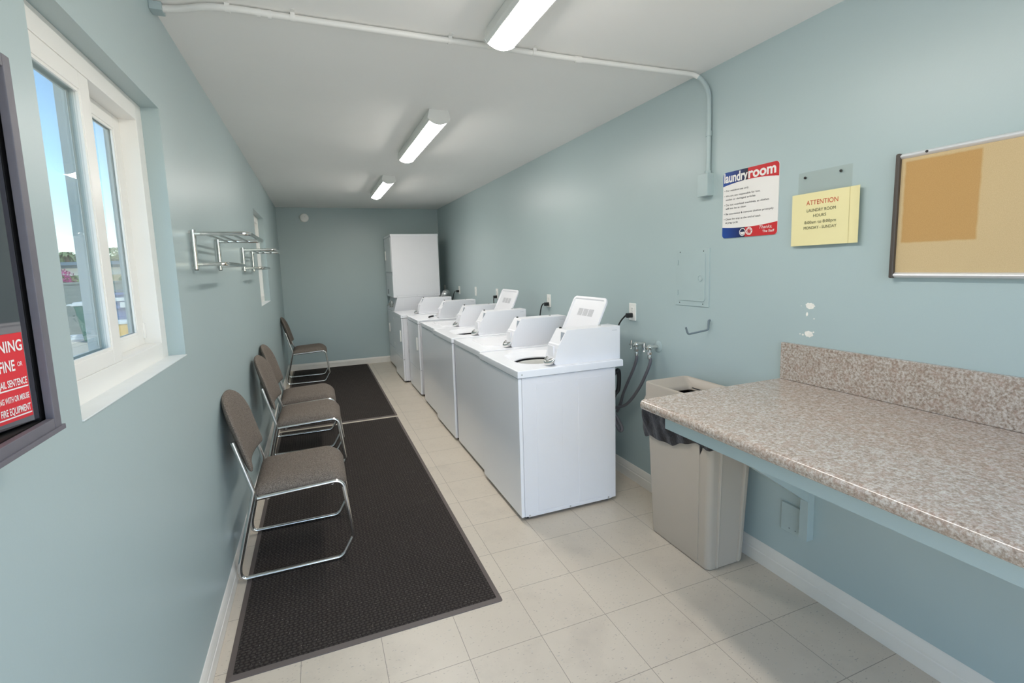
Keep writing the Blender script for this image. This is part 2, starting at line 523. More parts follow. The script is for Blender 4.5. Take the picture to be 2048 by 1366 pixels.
# ------------------------------------------------------------------ lettering
DG = None
def text_into(bm, s, m4, x, y, h, width=None, align='LEFT', shear=0.0, bold=0.0):
    """flat lettering: cap height h, squeezed to width when given, put at (x, y) of the plane m4"""
    cu = bpy.data.curves.new('lettering', 'FONT')
    cu.body = s; cu.size = 1.0; cu.shear = shear; cu.offset = bold; cu.resolution_u = 4
    o = bpy.data.objects.new('lettering', cu); COL.objects.link(o)
    dg = bpy.context.evaluated_depsgraph_get()
    me = bpy.data.meshes.new_from_object(o.evaluated_get(dg))
    bpy.data.objects.remove(o); bpy.data.curves.remove(cu)
    if not me.vertices: return
    xs = [v.co.x for v in me.vertices]
    x0, x1 = min(xs), max(xs)
    sy = h / 0.70
    sx = sy if width is None else width / (x1 - x0)
    w = (x1 - x0) * sx
    off = {'LEFT': 0, 'CENTER': -w / 2, 'RIGHT': -w}[align]
    vs = [bm.verts.new(m4 @ Vector(((v.co.x - x0) * sx + off + x, v.co.y * sy + y, 0))) for v in me.vertices]
    for p in me.polygons:
        try: bm.faces.new([vs[i] for i in p.vertices])
        except ValueError: pass
    bpy.data.meshes.remove(me)

def flat_build(name, bm, mat, parent, m4=None):
    me = bpy.data.meshes.new(name); bm.to_mesh(me); bm.free()
    me.materials.append(M[mat])
    o = bpy.data.objects.new(name, me); COL.objects.link(o)
    if parent is not None: o.parent = parent
    return o

def poly(bm, pts, m4, z=0.0):
    bm.faces.new([bm.verts.new(m4 @ Vector((p[0], p[1], z))) for p in pts])

I4 = Matrix()
# ------------------------------------------------------------------ THE SETTING
def structure(name, bm, mat, label, cat, parent=None):
    o = build(name, bm, mat, parent)
    tag(o, label, cat, kind='structure')
    return o

W1 = (-0.396, 0.473, 1.207, 2.100)      # window openings: y0, y1, z0, z1
W2 = (3.262, 4.178, 1.206, 2.092)
XO = XL - 0.17
structure('floor', B((XL - .17, XR + .15, YB - .15, YF + .15, -0.12, 0.0)), 'floor', 'pale speckled vinyl tile floor of the laundry room', 'floor')
structure('ceiling', B((XL - .17, XR + .15, YB - .15, YF + .15, H, H + 0.12)), 'ceiling', 'plain white painted ceiling with three light fixtures', 'ceiling')
bm = bmesh.new()
for y0, y1, z0, z1 in ((YB - .15, W1[0], 0, H), (W1[0], W1[1], 0, W1[2]), (W1[0], W1[1], W1[3], H), (W1[1], W2[0], 0, H),
                       (W2[0], W2[1], 0, W2[2]), (W2[0], W2[1], W2[3], H), (W2[1], YF + .15, 0, H)):
    box(bm, XO, XL, y0, y1, z0, z1)
structure('wall_left', bm, 'wall', 'teal painted wall with two windows and the row of chairs', 'wall')
WR = structure('wall_right', B((XR, XR + .15, YB - .15, YF + .15, 0, H)), 'wall', 'teal painted wall behind the washers and counter', 'wall')
structure('wall_far', B((XL, XR, YF, YF + .15, 0, H)), 'wall', 'short teal end wall with a round smoke detector', 'wall')
structure('wall_back', B((XL, -0.75, YB - .15, YB, 0, H), (1.40, XR, YB - .15, YB, 0, H), (-0.75, 1.40, YB - .15, YB, 2.25, H)), 'wall',
          'teal end wall with the open doorway', 'wall')
def baseboard_profile():
    return [(0, 0), (0.0155, 0), (0.0155, 0.058), (0.0125, 0.062), (0.0125, 0.070), (0.0135, 0.074), (0.0115, 0.082), (0.0085, 0.088),
            (0.0085, 0.094), (0.0045, 0.104), (0.0, 0.108)]
bm = bmesh.new(); prism(bm, [(XR - a, b) for a, b in baseboard_profile()], 'y', YB, YF - 0.02)
structure('baseboard_right', bm, 'trimwhite', 'white moulded baseboard along the washer wall', 'baseboard')
bm = bmesh.new(); prism(bm, [(XL + a, b * 0.9) for a, b in baseboard_profile()], 'y', YB, YF - 0.02)
structure('baseboard_left', bm, 'trimwhite', 'white scuffed baseboard along the chair wall', 'baseboard')
bm = bmesh.new(); prism(bm, [(YF - a, b * 0.9) for a, b in baseboard_profile()], 'x', XL, XR)
structure('baseboard_far', bm, 'trimwhite', 'white baseboard along the short end wall', 'baseboard')

# patches of white filler and small chips on the right wall
def blob(bm, cy, cz, ry, rz, seed, n=18):
    rnd = random.Random(seed)
    pts = [(cy + ry * math.cos(2 * PI * k / n) * rnd.uniform(.78, 1.12), cz + rz * math.sin(2 * PI * k / n) * rnd.uniform(.78, 1.12)) for k in range(n)]
    prism(bm, pts, 'x', XR - 0.0012, XR + 0.001)
bm = bmesh.new()
blob(bm, -.198, 1.292, .021, .015, 1); blob(bm, -.186, 1.256, .0045, .009, 2, 9); blob(bm, -.218, 1.239, .003, .003, 3, 7); blob(bm, -.158, 1.290, .002, .002, 4, 7)
build('wall_filler_patch', bm, 'spackle', WR)
bm = bmesh.new()
blob(bm, -.199, 1.171, .020, .014, 5); blob(bm, -.171, 1.165, .0045, .004, 6, 8); blob(bm, -.158, 1.167, .0035, .0035, 7, 8); blob(bm, -.218, 1.181, .004, .004, 8, 8)
build('wall_filler_patch', bm, 'spackle', WR)

# windows -----------------------------------------------------------
def window(name, W, label, frosted=False):
    y0, y1, z0, z1 = W
    xf = XL - 0.055; xb = XL - 0.145
    root = thing(name, label, 'window'); root['kind'] = 'structure'
    fw = 0.061
    bm = bmesh.new()
    # outer vinyl frame: four members with stepped track
    box(bm, xb, xf, y0, y0 + fw, z0, z1, .002); box(bm, xb, xf, y1 - fw, y1, z0, z1, .002)
    box(bm, xb, xf, y0 + fw, y1 - fw, z0, z0 + fw, .002); box(bm, xb, xf, y0 + fw, y1 - fw, z1 - fw, z1, .002)
    build('window_frame', bm, 'vinyl', root)
    ym = (y0 + y1) / 2
    # inner sash (near half)
    def sash(ya, yb, xa, xc, lo, hi, stile, gl):
        bm = bmesh.new()
        box(bm, xa, xc, ya, ya + stile, lo, hi, .002); box(bm, xa, xc, yb - stile, yb, lo, hi, .002)
        box(bm, xa, xc, ya + stile, yb - stile, lo, lo + .040, .002); box(bm, xa, xc, ya + stile, yb - stile, hi - .046, hi, .002)
        # glazing bead
        c = (xa + xc) / 2
        for sx in (xa + .002, xc - .008):
            box(bm, sx, sx + .006, ya + stile, ya + stile + .008, lo + .0395, hi - .0455); box(bm, sx, sx + .006, yb - stile - .008, yb - stile + .0005, lo + .0395, hi - .0455)
            box(bm, sx + .0005, sx + .0055, ya + stile + .007, yb - stile - .007, lo + .0395, lo + .048); box(bm, sx + .0005, sx + .0055, ya + stile + .007, yb - stile - .007, hi - .054, hi - .0455)
        s = build('sash', bm, 'vinyl', root)
        g = build('glass_pane', B((c - .002, c + .002, ya + stile - .004, yb - stile + .004, lo + .036, hi - .042)), gl, s)
        return s
    gl = 'frost' if frosted else 'glass'
    sash(y0 + fw, ym + .003, xf - .037, xf - .002, z0 + fw, z1 - fw, .060, gl)
    sash(ym - .0185, y1 - fw, xf - .072, xf - .050, z0 + fw, z1 - fw, .058, gl)
    # painted reveal lining: sill board
    build('window_sill', B((xf, XL + .004, y0, y1, z0 - .001, z0 + .003), bev=.001), 'sill', root)
    # small latch on the far jamb
    build('sash_lock', B((xf - .052, xf - .044, y1 - fw - .012, y1 - fw - .001, z0 + fw + .02, z0 + fw + .075), bev=.002), 'vinyl', root)
    return root
def frost():
    k = NT('obscure_glass')
    k.t.nodes.remove(k.b)
    a = k.n('ShaderNodeBsdfTranslucent'); a.inputs[0].default_value = (.95, .97, .97, 1)
    b = k.n('ShaderNodeBsdfTransparent'); b.inputs[0].default_value = (.97, .98, .98, 1)
    mx = k.n('ShaderNodeMixShader'); mx.inputs[0].default_value = .35
    k.l(b.outputs[0], mx.inputs[1]); k.l(a.outputs[0], mx.inputs[2]); k.l(mx.outputs[0], k.out.inputs[0])
    return k.m
M['frost'] = frost()
window('window_1', W1, 'large white sliding window beside the red-labelled cabinet')
window('window_2', W2, 'narrow-looking white window behind the chrome racks')

# ------------------------------------------------------------------ CEILING LIGHTS, CONDUIT, DETECTOR
def ceiling_light():
    root = thing('ceiling_light', 'x', 'ceiling light')
    L = 1.15
    hw = 0.070
    prof = [(-.058, 0), (.058, 0), (.070, -.050), (.060, -.0655), (-.060, -.0655), (-.070, -.050)]
    bm = bmesh.new(); prism(bm, prof, 'y', .012, L - .012, .001)
    build('housing', bm, 'conduit_white', root)
    n = 14
    top = [(-.0585 + .117 * k / n, -.064 - .022 * math.sin(PI * k / n) ** .8) for k in range(n + 1)]
    bm = bmesh.new(); prism(bm, [(-.0585, -.060)] + top + [(.0585, -.060)], 'y', .013, L - .013)
    build('diffuser', bm, 'diffuser', root)
    cap = [(-.060, 0), (.060, 0), (.073, -.052)] + [(.066 - .132 * k / n, -.062 - .0265 * math.sin(PI * k / n) ** .8) for k in range(n + 1)] + [(-.073, -.052)]
    for y in (0, L - .013):
        bm = bmesh.new(); prism(bm, cap, 'y', y, y + .013, .0015)
        build('end_cap', bm, 'conduit_white', root)
    return root
cl = ceiling_light()
cl.location = (.331, -.825, H)
cl['label'] = 'lit strip light crossing the thin ceiling pipe'
cl['group'] = 'strip lights in a line on the ceiling'
for y, lab in ((1.370, 'lit strip light in the middle of the ceiling row'), (3.525, 'lit strip light closing the row next to the end wall')):
    c = copy_tree(cl); c.location = (.331, y, H); c['label'] = lab

cd = thing('electrical_conduit', 'thin painted conduit pipe running across the ceiling and down the wall to a small box', 'conduit')
yc = .447; rc = .0118
zc = H - .0155; xc = XR - .0155
pathc = [(XL + .002, .515, zc), (XL + .09, .497, zc), (-.70, yc - .006, zc), (-.40, yc - .004, zc), (.2, yc, zc), (.8, yc + .006, zc)]
pathc = spline(pathc, 6) + [Vector((1.25, yc - .002, zc))]
bend = fillet([(1.25, yc - .002, zc), (xc - .012, .437, zc), (xc, .379, 2.36), (xc, .376, 2.2)], [0, .09, .16, 0], 10)
split = [i for i, p in enumerate(bend) if p.x > 1.465][0]
bm = bmesh.new(); tube(bm, pathc + bend[1:split + 1], rc, 14)
build('ceiling_pipe', bm, 'conduit_white', cd)
bm = bmesh.new(); tube(bm, bend[split:] + [Vector((xc, .376, 1.945))], rc, 14)
build('wall_pipe', bm, 'wallpaint', cd)
def strap(x, mat='conduit_white'):
    bm = bmesh.new()
    y = yc if x > -.4 else yc - .005
    n = 10
    outer = [(y + (rc + .002) * math.cos(PI * k / n), zc - (rc + .002) * math.sin(PI * k / n)) for k in range(n + 1)]
    inner = [(y + rc * math.cos(PI * k / n), zc - rc * math.sin(PI * k / n)) for k in range(n, -1, -1)]
    a = outer[-1]
    pts = [(outer[0][0], H)] + outer + [(a[0], H - .002), (a[0] - .022, H - .002), (a[0] - .022, H)]
    prism(bm, pts, 'x', x - .008, x + .008)
    build('strap', bm, mat, cd)
for x in (-.677, -.46, .151, .543): strap(x)
for x in (-.575, -.539):
    bm = bmesh.new(); tube(bm, [(x - .006, yc - .004, zc), (x + .006, yc - .004, zc)], rc + .0035, 14); build('coupling', bm, 'conduit_white', cd)
bm = bmesh.new(); tube(bm, [(.76, yc + .006, zc), (.79, yc + .006, zc)], rc + .003, 14); build('coupling', bm, 'conduit_white', cd)
bm = bmesh.new(); tube(bm, [(xc, .376, 2.16), (xc, .376, 2.135)], rc + .003, 14); build('coupling', bm, 'wallpaint', cd)
bm = bmesh.new(); box(bm, XR - .042, XR + .001, .352, .423, 1.832, 1.948, .003)
build('junction_box', bm, 'wallpaint', cd)
bm = bmesh.new(); tube(bm, [(xc, .376, 1.944), (xc, .376, 1.962)], rc + .005, 8); build('coupling', bm, 'wallpaint', cd)
bm = bmesh.new(); box(bm, XL, XL + .040, .488, .540, H - .030, H - .001, .003); build('wall_fitting', bm, 'wallpaint', cd)

bm = bmesh.new()
lathe(bm, [(.064, 0), (.064, .012), (.060, .014), (.060, .024), (.054, .032), (.03, .036), (0, .037)], mat_to((-.545, YF, 2.318), (0, -1, 0)), 40)
sd = thing('smoke_detector', 'round white smoke detector high on the end wall', 'smoke detector', (0, 0, 0))
build('body', bm, 'plate', sd)
bm = bmesh.new(); lathe(bm, [(.004, 0), (.004, .002), (0, .002)], mat_to((-.535, YF - .0365, 2.335), (0, -1, 0)), 10); build('test_button', bm, 'labelgrey', sd)

# ------------------------------------------------------------------ FLOOR MATS
def floor_mat_obj(x0, x1, y0, y1, label):
    root = thing('floor_mat', label, 'floor mat', ((x0 + x1) / 2, (y0 + y1) / 2, 0), group='dark carpet mats end to end')
    w, d = (x1 - x0) / 2, (y1 - y0) / 2
    e = .024
    bm = bmesh.new()
    r0 = [(a, b, 0) for a, b in rrect(-w, w, -d, d, .012, 3)]
    r1 = [(a, b, .003) for a, b in rrect(-w + .001, w - .001, -d + .001, d - .001, .012, 3)]
    r2 = [(a, b, .007) for a, b in rrect(-w + e, w - e, -d + e, d - e, .006, 3)]
    r3 = [(a, b, .004) for a, b in rrect(-w + e + .004, w - e - .004, -d + e + .004, d - e - .004, .004, 3)]
    shell(bm, [r0, r1, r2, r3], True, True)
    build('rubber_edge', bm, 'matedge', root)
    bm = bmesh.new()
    a = [(p, q, .003) for p, q in rrect(-w + e - .001, w - e + .001, -d + e - .001, d - e + .001, .006, 3)]
    b = [(p, q, .0085) for p, q in rrect(-w + e, w - e, -d + e, d - e, .006, 3)]
    c = [(p, q, .0105) for p, q in rrect(-w + e + .004, w - e - .004, -d + e + .004, d - e - .004, .004, 3)]
    shell(bm, [a, b, c], True, True)
    build('carpet_pile', bm, 'carpet', root)
    return root
floor_mat_obj(-.872, .236, .252, 3.222, 'dark carpet mat with grey edge, under the close group of three chairs')
floor_mat_obj(-.872, .242, 3.268, 6.262, 'dark carpet mat reaching the end wall, under the lone far chair')

# ------------------------------------------------------------------ CHAIRS (facing +x)
def chair():
    root = thing('side_chair', 'x', 'chair')
    hw = .236; r = .0108
    z0 = r + .0105
    def side(y):
        path = [(-.068, .715), (0, .452), (-.092, .10), (-.094, .06), (-.088, z0), (.385, z0), (.447, .125), (.418, .375), (.398, .436), (.355, .441), (.012, .418)]
        rad = [0, .03, .3, .02, .032, .045, .03, .2, .05, .03, 0]
        pts = [(a, y, b) for a, b in path]
        return fillet([pts[0], pts[1], (-.0935, y, .075), (-.088, y, z0), (.388, y, z0), (.445, y, .122), (.410, y, .438), (.012, y, .418)],
                      [0, .04, .2, .034, .05, .03, .045, 0], 7)
    for s in (-1, 1):
        bm = bmesh.new(); tube(bm, side(s * hw), r, 12)
        build('frame_side', bm, 'tube', root)
    for x, z in ((.06, .412), (.36, .428)):
        bm = bmesh.new(); tube(bm, [(x, -hw, z), (x, hw, z)], .008, 10)
        build('cross_bar', bm, 'tube', root)
    # seat cushion with a rolled front edge
    def smap(a, b, o):
        x, y = a, b
        drop = 0.0
        if x > .30: drop = (x - .30) ** 2 * 3.2
        z = .428 + .020 * (x / .4) + o - drop + .004 * math.cos(y * 6)
        return (x + (0.012 * (o / .05) if x > .3 else 0), y, z)
    bm = bmesh.new()
    pillow(bm, rrect(-.005, .432, -hw + .012, hw - .012, [.03, .07, .07, .03], 7), .048, .016, smap, 9, 6)
    build('seat', bm, 'fabric', root, 60)
    # backrest: curved in plan, big rounded upper corners
    def bmap(a, b, o):
        z = b
        lean = -(z - .45) * .262
        curve = -.030 * (1 - (a / hw) ** 2)
        return (lean + curve + .028 + o, a, z)
    bm = bmesh.new()
    W_ = hw + .006
    low = rrect(-W_, W_, .552, .80, [.022, .022, 0, 0], 5)
    low = low[:-2]                                       # lower corners only
    out = []
    n = 12
    for k in range(1, n): out.append((low[5][0] + (low[6][0] - low[5][0]) * k / n, .552))
    out = low[:6] + out + low[6:]
    n = 34
    for k in range(n + 1):
        a = PI * k / n
        c, s_ = math.cos(a), math.sin(a)
        out.append((W_ * math.copysign(abs(c) ** (2 / 2.5), c), .705 + .203 * abs(s_) ** (2 / 2.5)))
    pillow(bm, out, .020, .018, bmap, 8, 7)
    build('backrest', bm, 'fabric', root, 60)
    return root
ch0 = chair()
CHX = -.805
spots = [(CHX, 1.112, 0.0, 'tweed chair with chrome sled legs standing below the first chrome rack, in full view'),
         (CHX + .028, 2.225, -.02, 'tweed chair with chrome legs in the middle of the close row of three'),
         (CHX + .012, 2.815, 0.0, 'tweed chair with chrome legs, third from the large window, half hidden'),
         (CHX, 5.483, 0.0, 'lone tweed chair with chrome legs beside the end wall')]
for i, (x, y, a, lab) in enumerate(spots):
    c = ch0 if i == 0 else copy_tree(ch0)
    c.location = (x, y, 0); c.rotation_euler = (0, 0, a)
    c['label'] = lab; c['group'] = 'tweed chairs along the window wall'

# ------------------------------------------------------------------ HANGING RACKS (on the left wall)
def rack():
    root = thing('hanging_rack', 'x', 'clothes rack')
    y1 = .555; zt = .135
    r = .0085
    bm = bmesh.new()
    tube(bm, fillet([(.018, 0, zt), (.225, 0, zt), (.225, y1, zt), (.018, y1, zt)], .025, 6), r, 10)
    build('top_rail', bm, 'chrome', root)
    for x in (.062, .103, .158):
        bm = bmesh.new(); tube(bm, [(x, 0, zt - .003), (x, y1, zt - .003)], .0052, 8); build('shelf_rod', bm, 'chrome', root)
    bm = bmesh.new()
    tube(bm, fillet([(.018, 0, .008), (.130, 0, .008), (.130, y1, .008), (.018, y1, .008)], .02, 6), r, 10)
    build('hanger_bar', bm, 'chrome', root)
    for y in (0, y1):
        bm = bmesh.new(); tube(bm, [(.016, y, -.012), (.016, y, zt + .016)], .0105, 12); build('wall_post', bm, 'chrome', root)
        bm = bmesh.new(); tube(bm, [(.016, y, -.013), (.016, y, -.0165)], .0075, 10); build('end_plug', bm, 'slot', root)
        bm = bmesh.new(); tube(bm, [(0, y, zt + .008), (.010, y, zt + .008)], .006, 8); build('wall_mount', bm, 'chrome', root)
        bm = bmesh.new(); tube(bm, [(0, y, 0.002), (.010, y, 0.002)], .006, 8); build('wall_mount', bm, 'chrome', root)
    return root
rk = rack()
rk.location = (XL, .722, 1.5425); rk['label'] = 'chrome wall rack with rods, next to the large window'; rk['group'] = 'chrome clothes racks on the window wall'
c = copy_tree(rk); c.location = (XL, 2.205, 1.5375); c['label'] = 'chrome wall rack with rods in front of the narrow window'

# ------------------------------------------------------------------ FIRE EXTINGUISHER CABINET
FC = thing('extinguisher_cabinet', 'grey framed wall cabinet with a dark glossy front and red WARNING label', 'cabinet', (0, 0, 0))
ya, yb, za, zb = -.945, -.668, 1.268, 1.832
xd = XL + .080
bm = bmesh.new()
box(bm, XL, XL + .004, ya, yb, za, zb)
for q in ((XL, xd - .004, ya, ya + .004, za, zb), (XL, xd - .004, yb - .004, yb, za, zb), (XL, xd - .004, ya, yb, za, za + .004), (XL, xd - .004, ya, yb, zb - .004, zb)): box(bm, *q)
build('body', bm, 'greyframe', FC)
fw = .020
bm = bmesh.new()
box(bm, xd - .012, xd, ya, ya + fw, za, zb, .002); box(bm, xd - .012, xd, yb - fw, yb, za, zb, .002)
box(bm, xd - .012, xd, ya + fw, yb - fw, za, za + fw, .002); box(bm, xd - .012, xd, ya + fw, yb - fw, zb - fw, zb, .002)
box(bm, xd - .012, xd + .003, ya, yb + .004, za - .004, za + .004, .001)
build('door_frame', bm, 'greyframe', FC)
# the loose dark acrylic front leans inward on its hinge side
slope = .225
def pane_m(dx=0.0):
    d = Vector((slope, 1, 0)).normalized()      # along the pane towards +y
    n = Vector((1, -slope, 0)).normalized()
    m = Matrix.Identity(4)
    yy = yb - fw - .005
    o = Vector((xd - .016, yy, za + fw)) + n * dx
    m.col[0] = (d.x, d.y, d.z, 0); m.col[1] = (0, 0, 1, 0); m.col[2] = (n.x, n.y, n.z, 0); m.col[3] = (o.x, o.y, o.z, 1)
    return m
PM = pane_m()
pw = .215; ph = zb - za - 2 * fw
bm = bmesh.new()
pts = [(-pw, 0.004), (0, 0.004), (0, ph - .004), (-pw, ph - .004)]
lo = [bm.verts.new(PM @ Vector((a, b, -.003))) for a, b in pts]; hi = [bm.verts.new(PM @ Vector((a, b, 0))) for a, b in pts]
bm.faces.new(lo[::-1]); bm.faces.new(hi)
for i in range(4): bm.faces.new((lo[i], lo[(i + 1) % 4], hi[(i + 1) % 4], hi[i]))
build('front_panel', bm, 'darkpane', FC)
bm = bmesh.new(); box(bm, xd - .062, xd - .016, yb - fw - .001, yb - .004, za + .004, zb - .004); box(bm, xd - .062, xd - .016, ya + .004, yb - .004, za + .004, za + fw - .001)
build('panel_gap_shade', bm, 'gapblack', FC)  # black boxes paint in the dark, shaded gap beside the panel
# label, on the panel:  x from -w .. 0
LM = pane_m(.0012)
lx1, lx0, lz0, lz1 = -.012, -.132, .013, .140
bm = bmesh.new(); poly(bm, [(lx0, lz0), (lx1, lz0), (lx1, lz1), (lx0, lz1)], LM)
poly(bm, [(lx0, lz0), (lx0, lz1), (lx1, lz1), (lx1, lz0)], LM, -.0008)
lb = flat_build('warning_label', bm, 'lblred', FC); lb['label'] = 'red warning label with white lettering'
TM = pane_m(.0018)
bm = bmesh.new()
text_into(bm, 'WARNING', TM, lx1 - .003, lz1 - .026, .0160, .080, 'RIGHT', 0, .02)
text_into(bm, 'FINE', TM, lx1 - .020, lz1 - .054, .016, .026, 'RIGHT', 0, .018)
text_into(bm, 'OR', TM, lx1 - .007, lz1 - .049, .0065, .0085, 'RIGHT', 0, .012)
text_into(bm, 'JAIL SENTENCE', TM, lx1 - .003, lz1 - .0765, .0100, .048, 'RIGHT', 0, .02)
text_into(bm, 'TAMPERING WITH OR MISUSE', TM, lx1 - .003, lz1 - .099, .0085, .072, 'RIGHT', 0, .02)
text_into(bm, 'OF FIRE EQUIPMENT', TM, lx1 - .003, lz1 - .117, .0100, .062, 'RIGHT', 0, .02)
poly(bm, [(lx0 + .02, lz1 - .0815), (lx1 - .002, lz1 - .0815), (lx1 - .002, lz1 - .0795), (lx0 + .02, lz1 - .0795)], TM)
poly(bm, [(lx0 + .02, lz1 - .1220), (lx1 - .002, lz1 - .1220), (lx1 - .002, lz1 - .1200), (lx0 + .02, lz1 - .1200)], TM)
flat_build('lettering', bm, 'signwhite', lb)

# ------------------------------------------------------------------ WASHERS AND DRYERS  (local: +x to the wall, y along the row)
HW = .343; DEP = .705
def coin_box(root, lever=None, x0=.252, closed=False):
    """coin meter case on top; near face at y=-.298"""
    yn, yf = -.298, -.165
    zb_, zm, zt = .905, 1.030, 1.112
    cbx = bmesh.new()
    prof = [(x0, zb_ + .012), (x0 + .014, zb_), (x0 + .463, zb_), (x0 + .463, zt), (x0 + .088, zt), (x0 + .038, zm), (x0 + .030, zm - .004)]
    prism(cbx, prof, 'y', yn, yf, .003, 2)
    case = build('coin_box', cbx, 'enamel2', root)
    # grey triangle paints the shaded gap on the sloping front, next to the near side
    d = Vector((.050, 0, zt - zm)).normalized(); nrm = Vector((-d.z, 0, d.x))
    def sl(t, y, o):
        p = Vector((x0 + .038, y, zm)) + d * t + nrm * o
        return (p.x, p.y, p.z)
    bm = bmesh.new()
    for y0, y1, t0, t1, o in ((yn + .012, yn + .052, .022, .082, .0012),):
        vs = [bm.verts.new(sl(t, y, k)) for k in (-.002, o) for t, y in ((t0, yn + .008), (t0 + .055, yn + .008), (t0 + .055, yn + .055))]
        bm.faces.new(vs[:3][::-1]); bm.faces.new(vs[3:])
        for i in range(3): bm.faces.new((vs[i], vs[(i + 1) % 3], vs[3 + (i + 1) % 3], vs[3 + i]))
    build('slope_gap_shade', bm, 'slopeshade', case)
    # plate behind the coin slide
    bm = bmesh.new(); box(bm, x0 + .010, x0 + .020, yn + .030, yf - .030, zb_ + .030, zm - .012, .002)
    build('slide_plate', bm, 'enamel2', case)
    # chrome coin slide: half-round tongue with two horns
    bm = bmesh.new()
    cy, cz = yn + .022, zb_ + .026
    if lever:
        tube(bm, spline([(x0 - .005, cy + .03, cz + .035), (x0 - .012, cy + .045, cz + .005), (x0 - .045, cy + .08, cz + .004), (x0 - .075, cy + .115, cz - .006), (x0 - .085, cy + .13, cz - .012)], 6)[:19], .0075, 10)
    else:
        n = 16
        pts = []
        for k in range(n + 1):
            a = PI * 1.06 + PI * .88 * k / n
            pts.append((x0 - .010 - .026 * math.sin(PI * k / n), cy + .046 * math.cos(a), cz + .026 + .034 * math.sin(a)))
        rr = [.007 + .011 * math.sin(PI * k / n) for k in range(n + 1)]
        tube(bm, pts, rr, 14)
        lathe(bm, [(0, -.016), (.020, -.013), (.028, 0), (.020, .011), (0, .014)], mat_to((x0 - .016, cy, cz - .004), (-.5, 0, .85)), 20)
    build('coin_slide', bm, 'chrome', case)
    if lever:
        bm = bmesh.new(); tube(bm, spline([(x0 - .040, cy + .075, cz + .004), (x0 - .075, cy + .115, cz - .006), (x0 - .088, cy + .135, cz - .014)], 6), .0105, 12)
        build('lever_grip', bm, 'black', case)
    bm = bmesh.new(); lathe(bm, [(.008, 0), (.008, .006), (.005, .008), (0, .008)], mat_to((x0 + .352, yn + .06, zt), (0, 0, 1)), 14)
    build('lock', bm, 'chrome', case)
    bm = bmesh.new(); lathe(bm, [(.008, 0), (.008, .006), (.005, .008), (0, .008)], mat_to((x0 + .10, yf - .03, zt), (0, 0, 1)), 14)
    build('lock', bm, 'slot', case)
    bm = bmesh.new(); box(bm, x0 + .405, x0 + .440, yn - .0008, yn + .002, zt - .026, zt - .023)
    build('vent_slit', bm, 'labelgrey', case)
    return case

def open_top(bm, z):
    bm.normal_update()
    bmesh.ops.delete(bm, geom=[f for f in bm.faces if f.normal.z > .9 and abs(f.calc_center_median().z - z) < .002], context='FACES')

def machine_body(root, dep=DEP, front=True):
    # sheet metal cabinet with two embossed panels on its near side
    bm = bmesh.new()
    box(bm, .0235, dep - .050, -HW + .009, HW - .009, .022, .8635, .003)
    open_top(bm, .8635)
    for a, b in ((.112, .280), (.390, .553)):
        for s in (-1, 1):
            y = s * (HW - .009)
            box(bm, a, b, min(y, y + s * .0022), max(y, y + s * .0042), .045, .820, .0040, 3)
    box(bm, .045, dep - .085, -HW + .0065, -HW + .012, .020, .040, .001)
    build('cabinet', bm, 'enamel2', root)
    for x, z, y in ((.052, .030, .0066), (.325, .030, .0066), (.598, .030, .0066), (.022, .885, .001)):
        bm = bmesh.new(); lathe(bm, [(.005, 0), (.005, .002), (0, .003)], mat_to((x, -HW + y, z), (0, -1, 0)), 10)
        build('screw', bm, 'steel', root)
    for x in (.05, dep - .1):
        for y in (-HW + .05, HW - .05):
            bm = bmesh.new(); lathe(bm, [(.018, 0), (.018, .008), (.01, .010), (.01, .026)], Matrix.Translation((x, y, 0)), 14)
            build('foot', bm, 'seam', root)
    bm = bmesh.new(); box(bm, .016, dep - .054, -HW + .013, HW - .013, .026, .867)  # dark inner box paints shade into the gaps between panels
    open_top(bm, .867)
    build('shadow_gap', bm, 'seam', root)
    if front:
        bm = bmesh.new(); box(bm, 0, .0222, -HW + .006, HW - .006, .024, .8625, .005, 3)
        build('front_panel', bm, 'enamel', root)

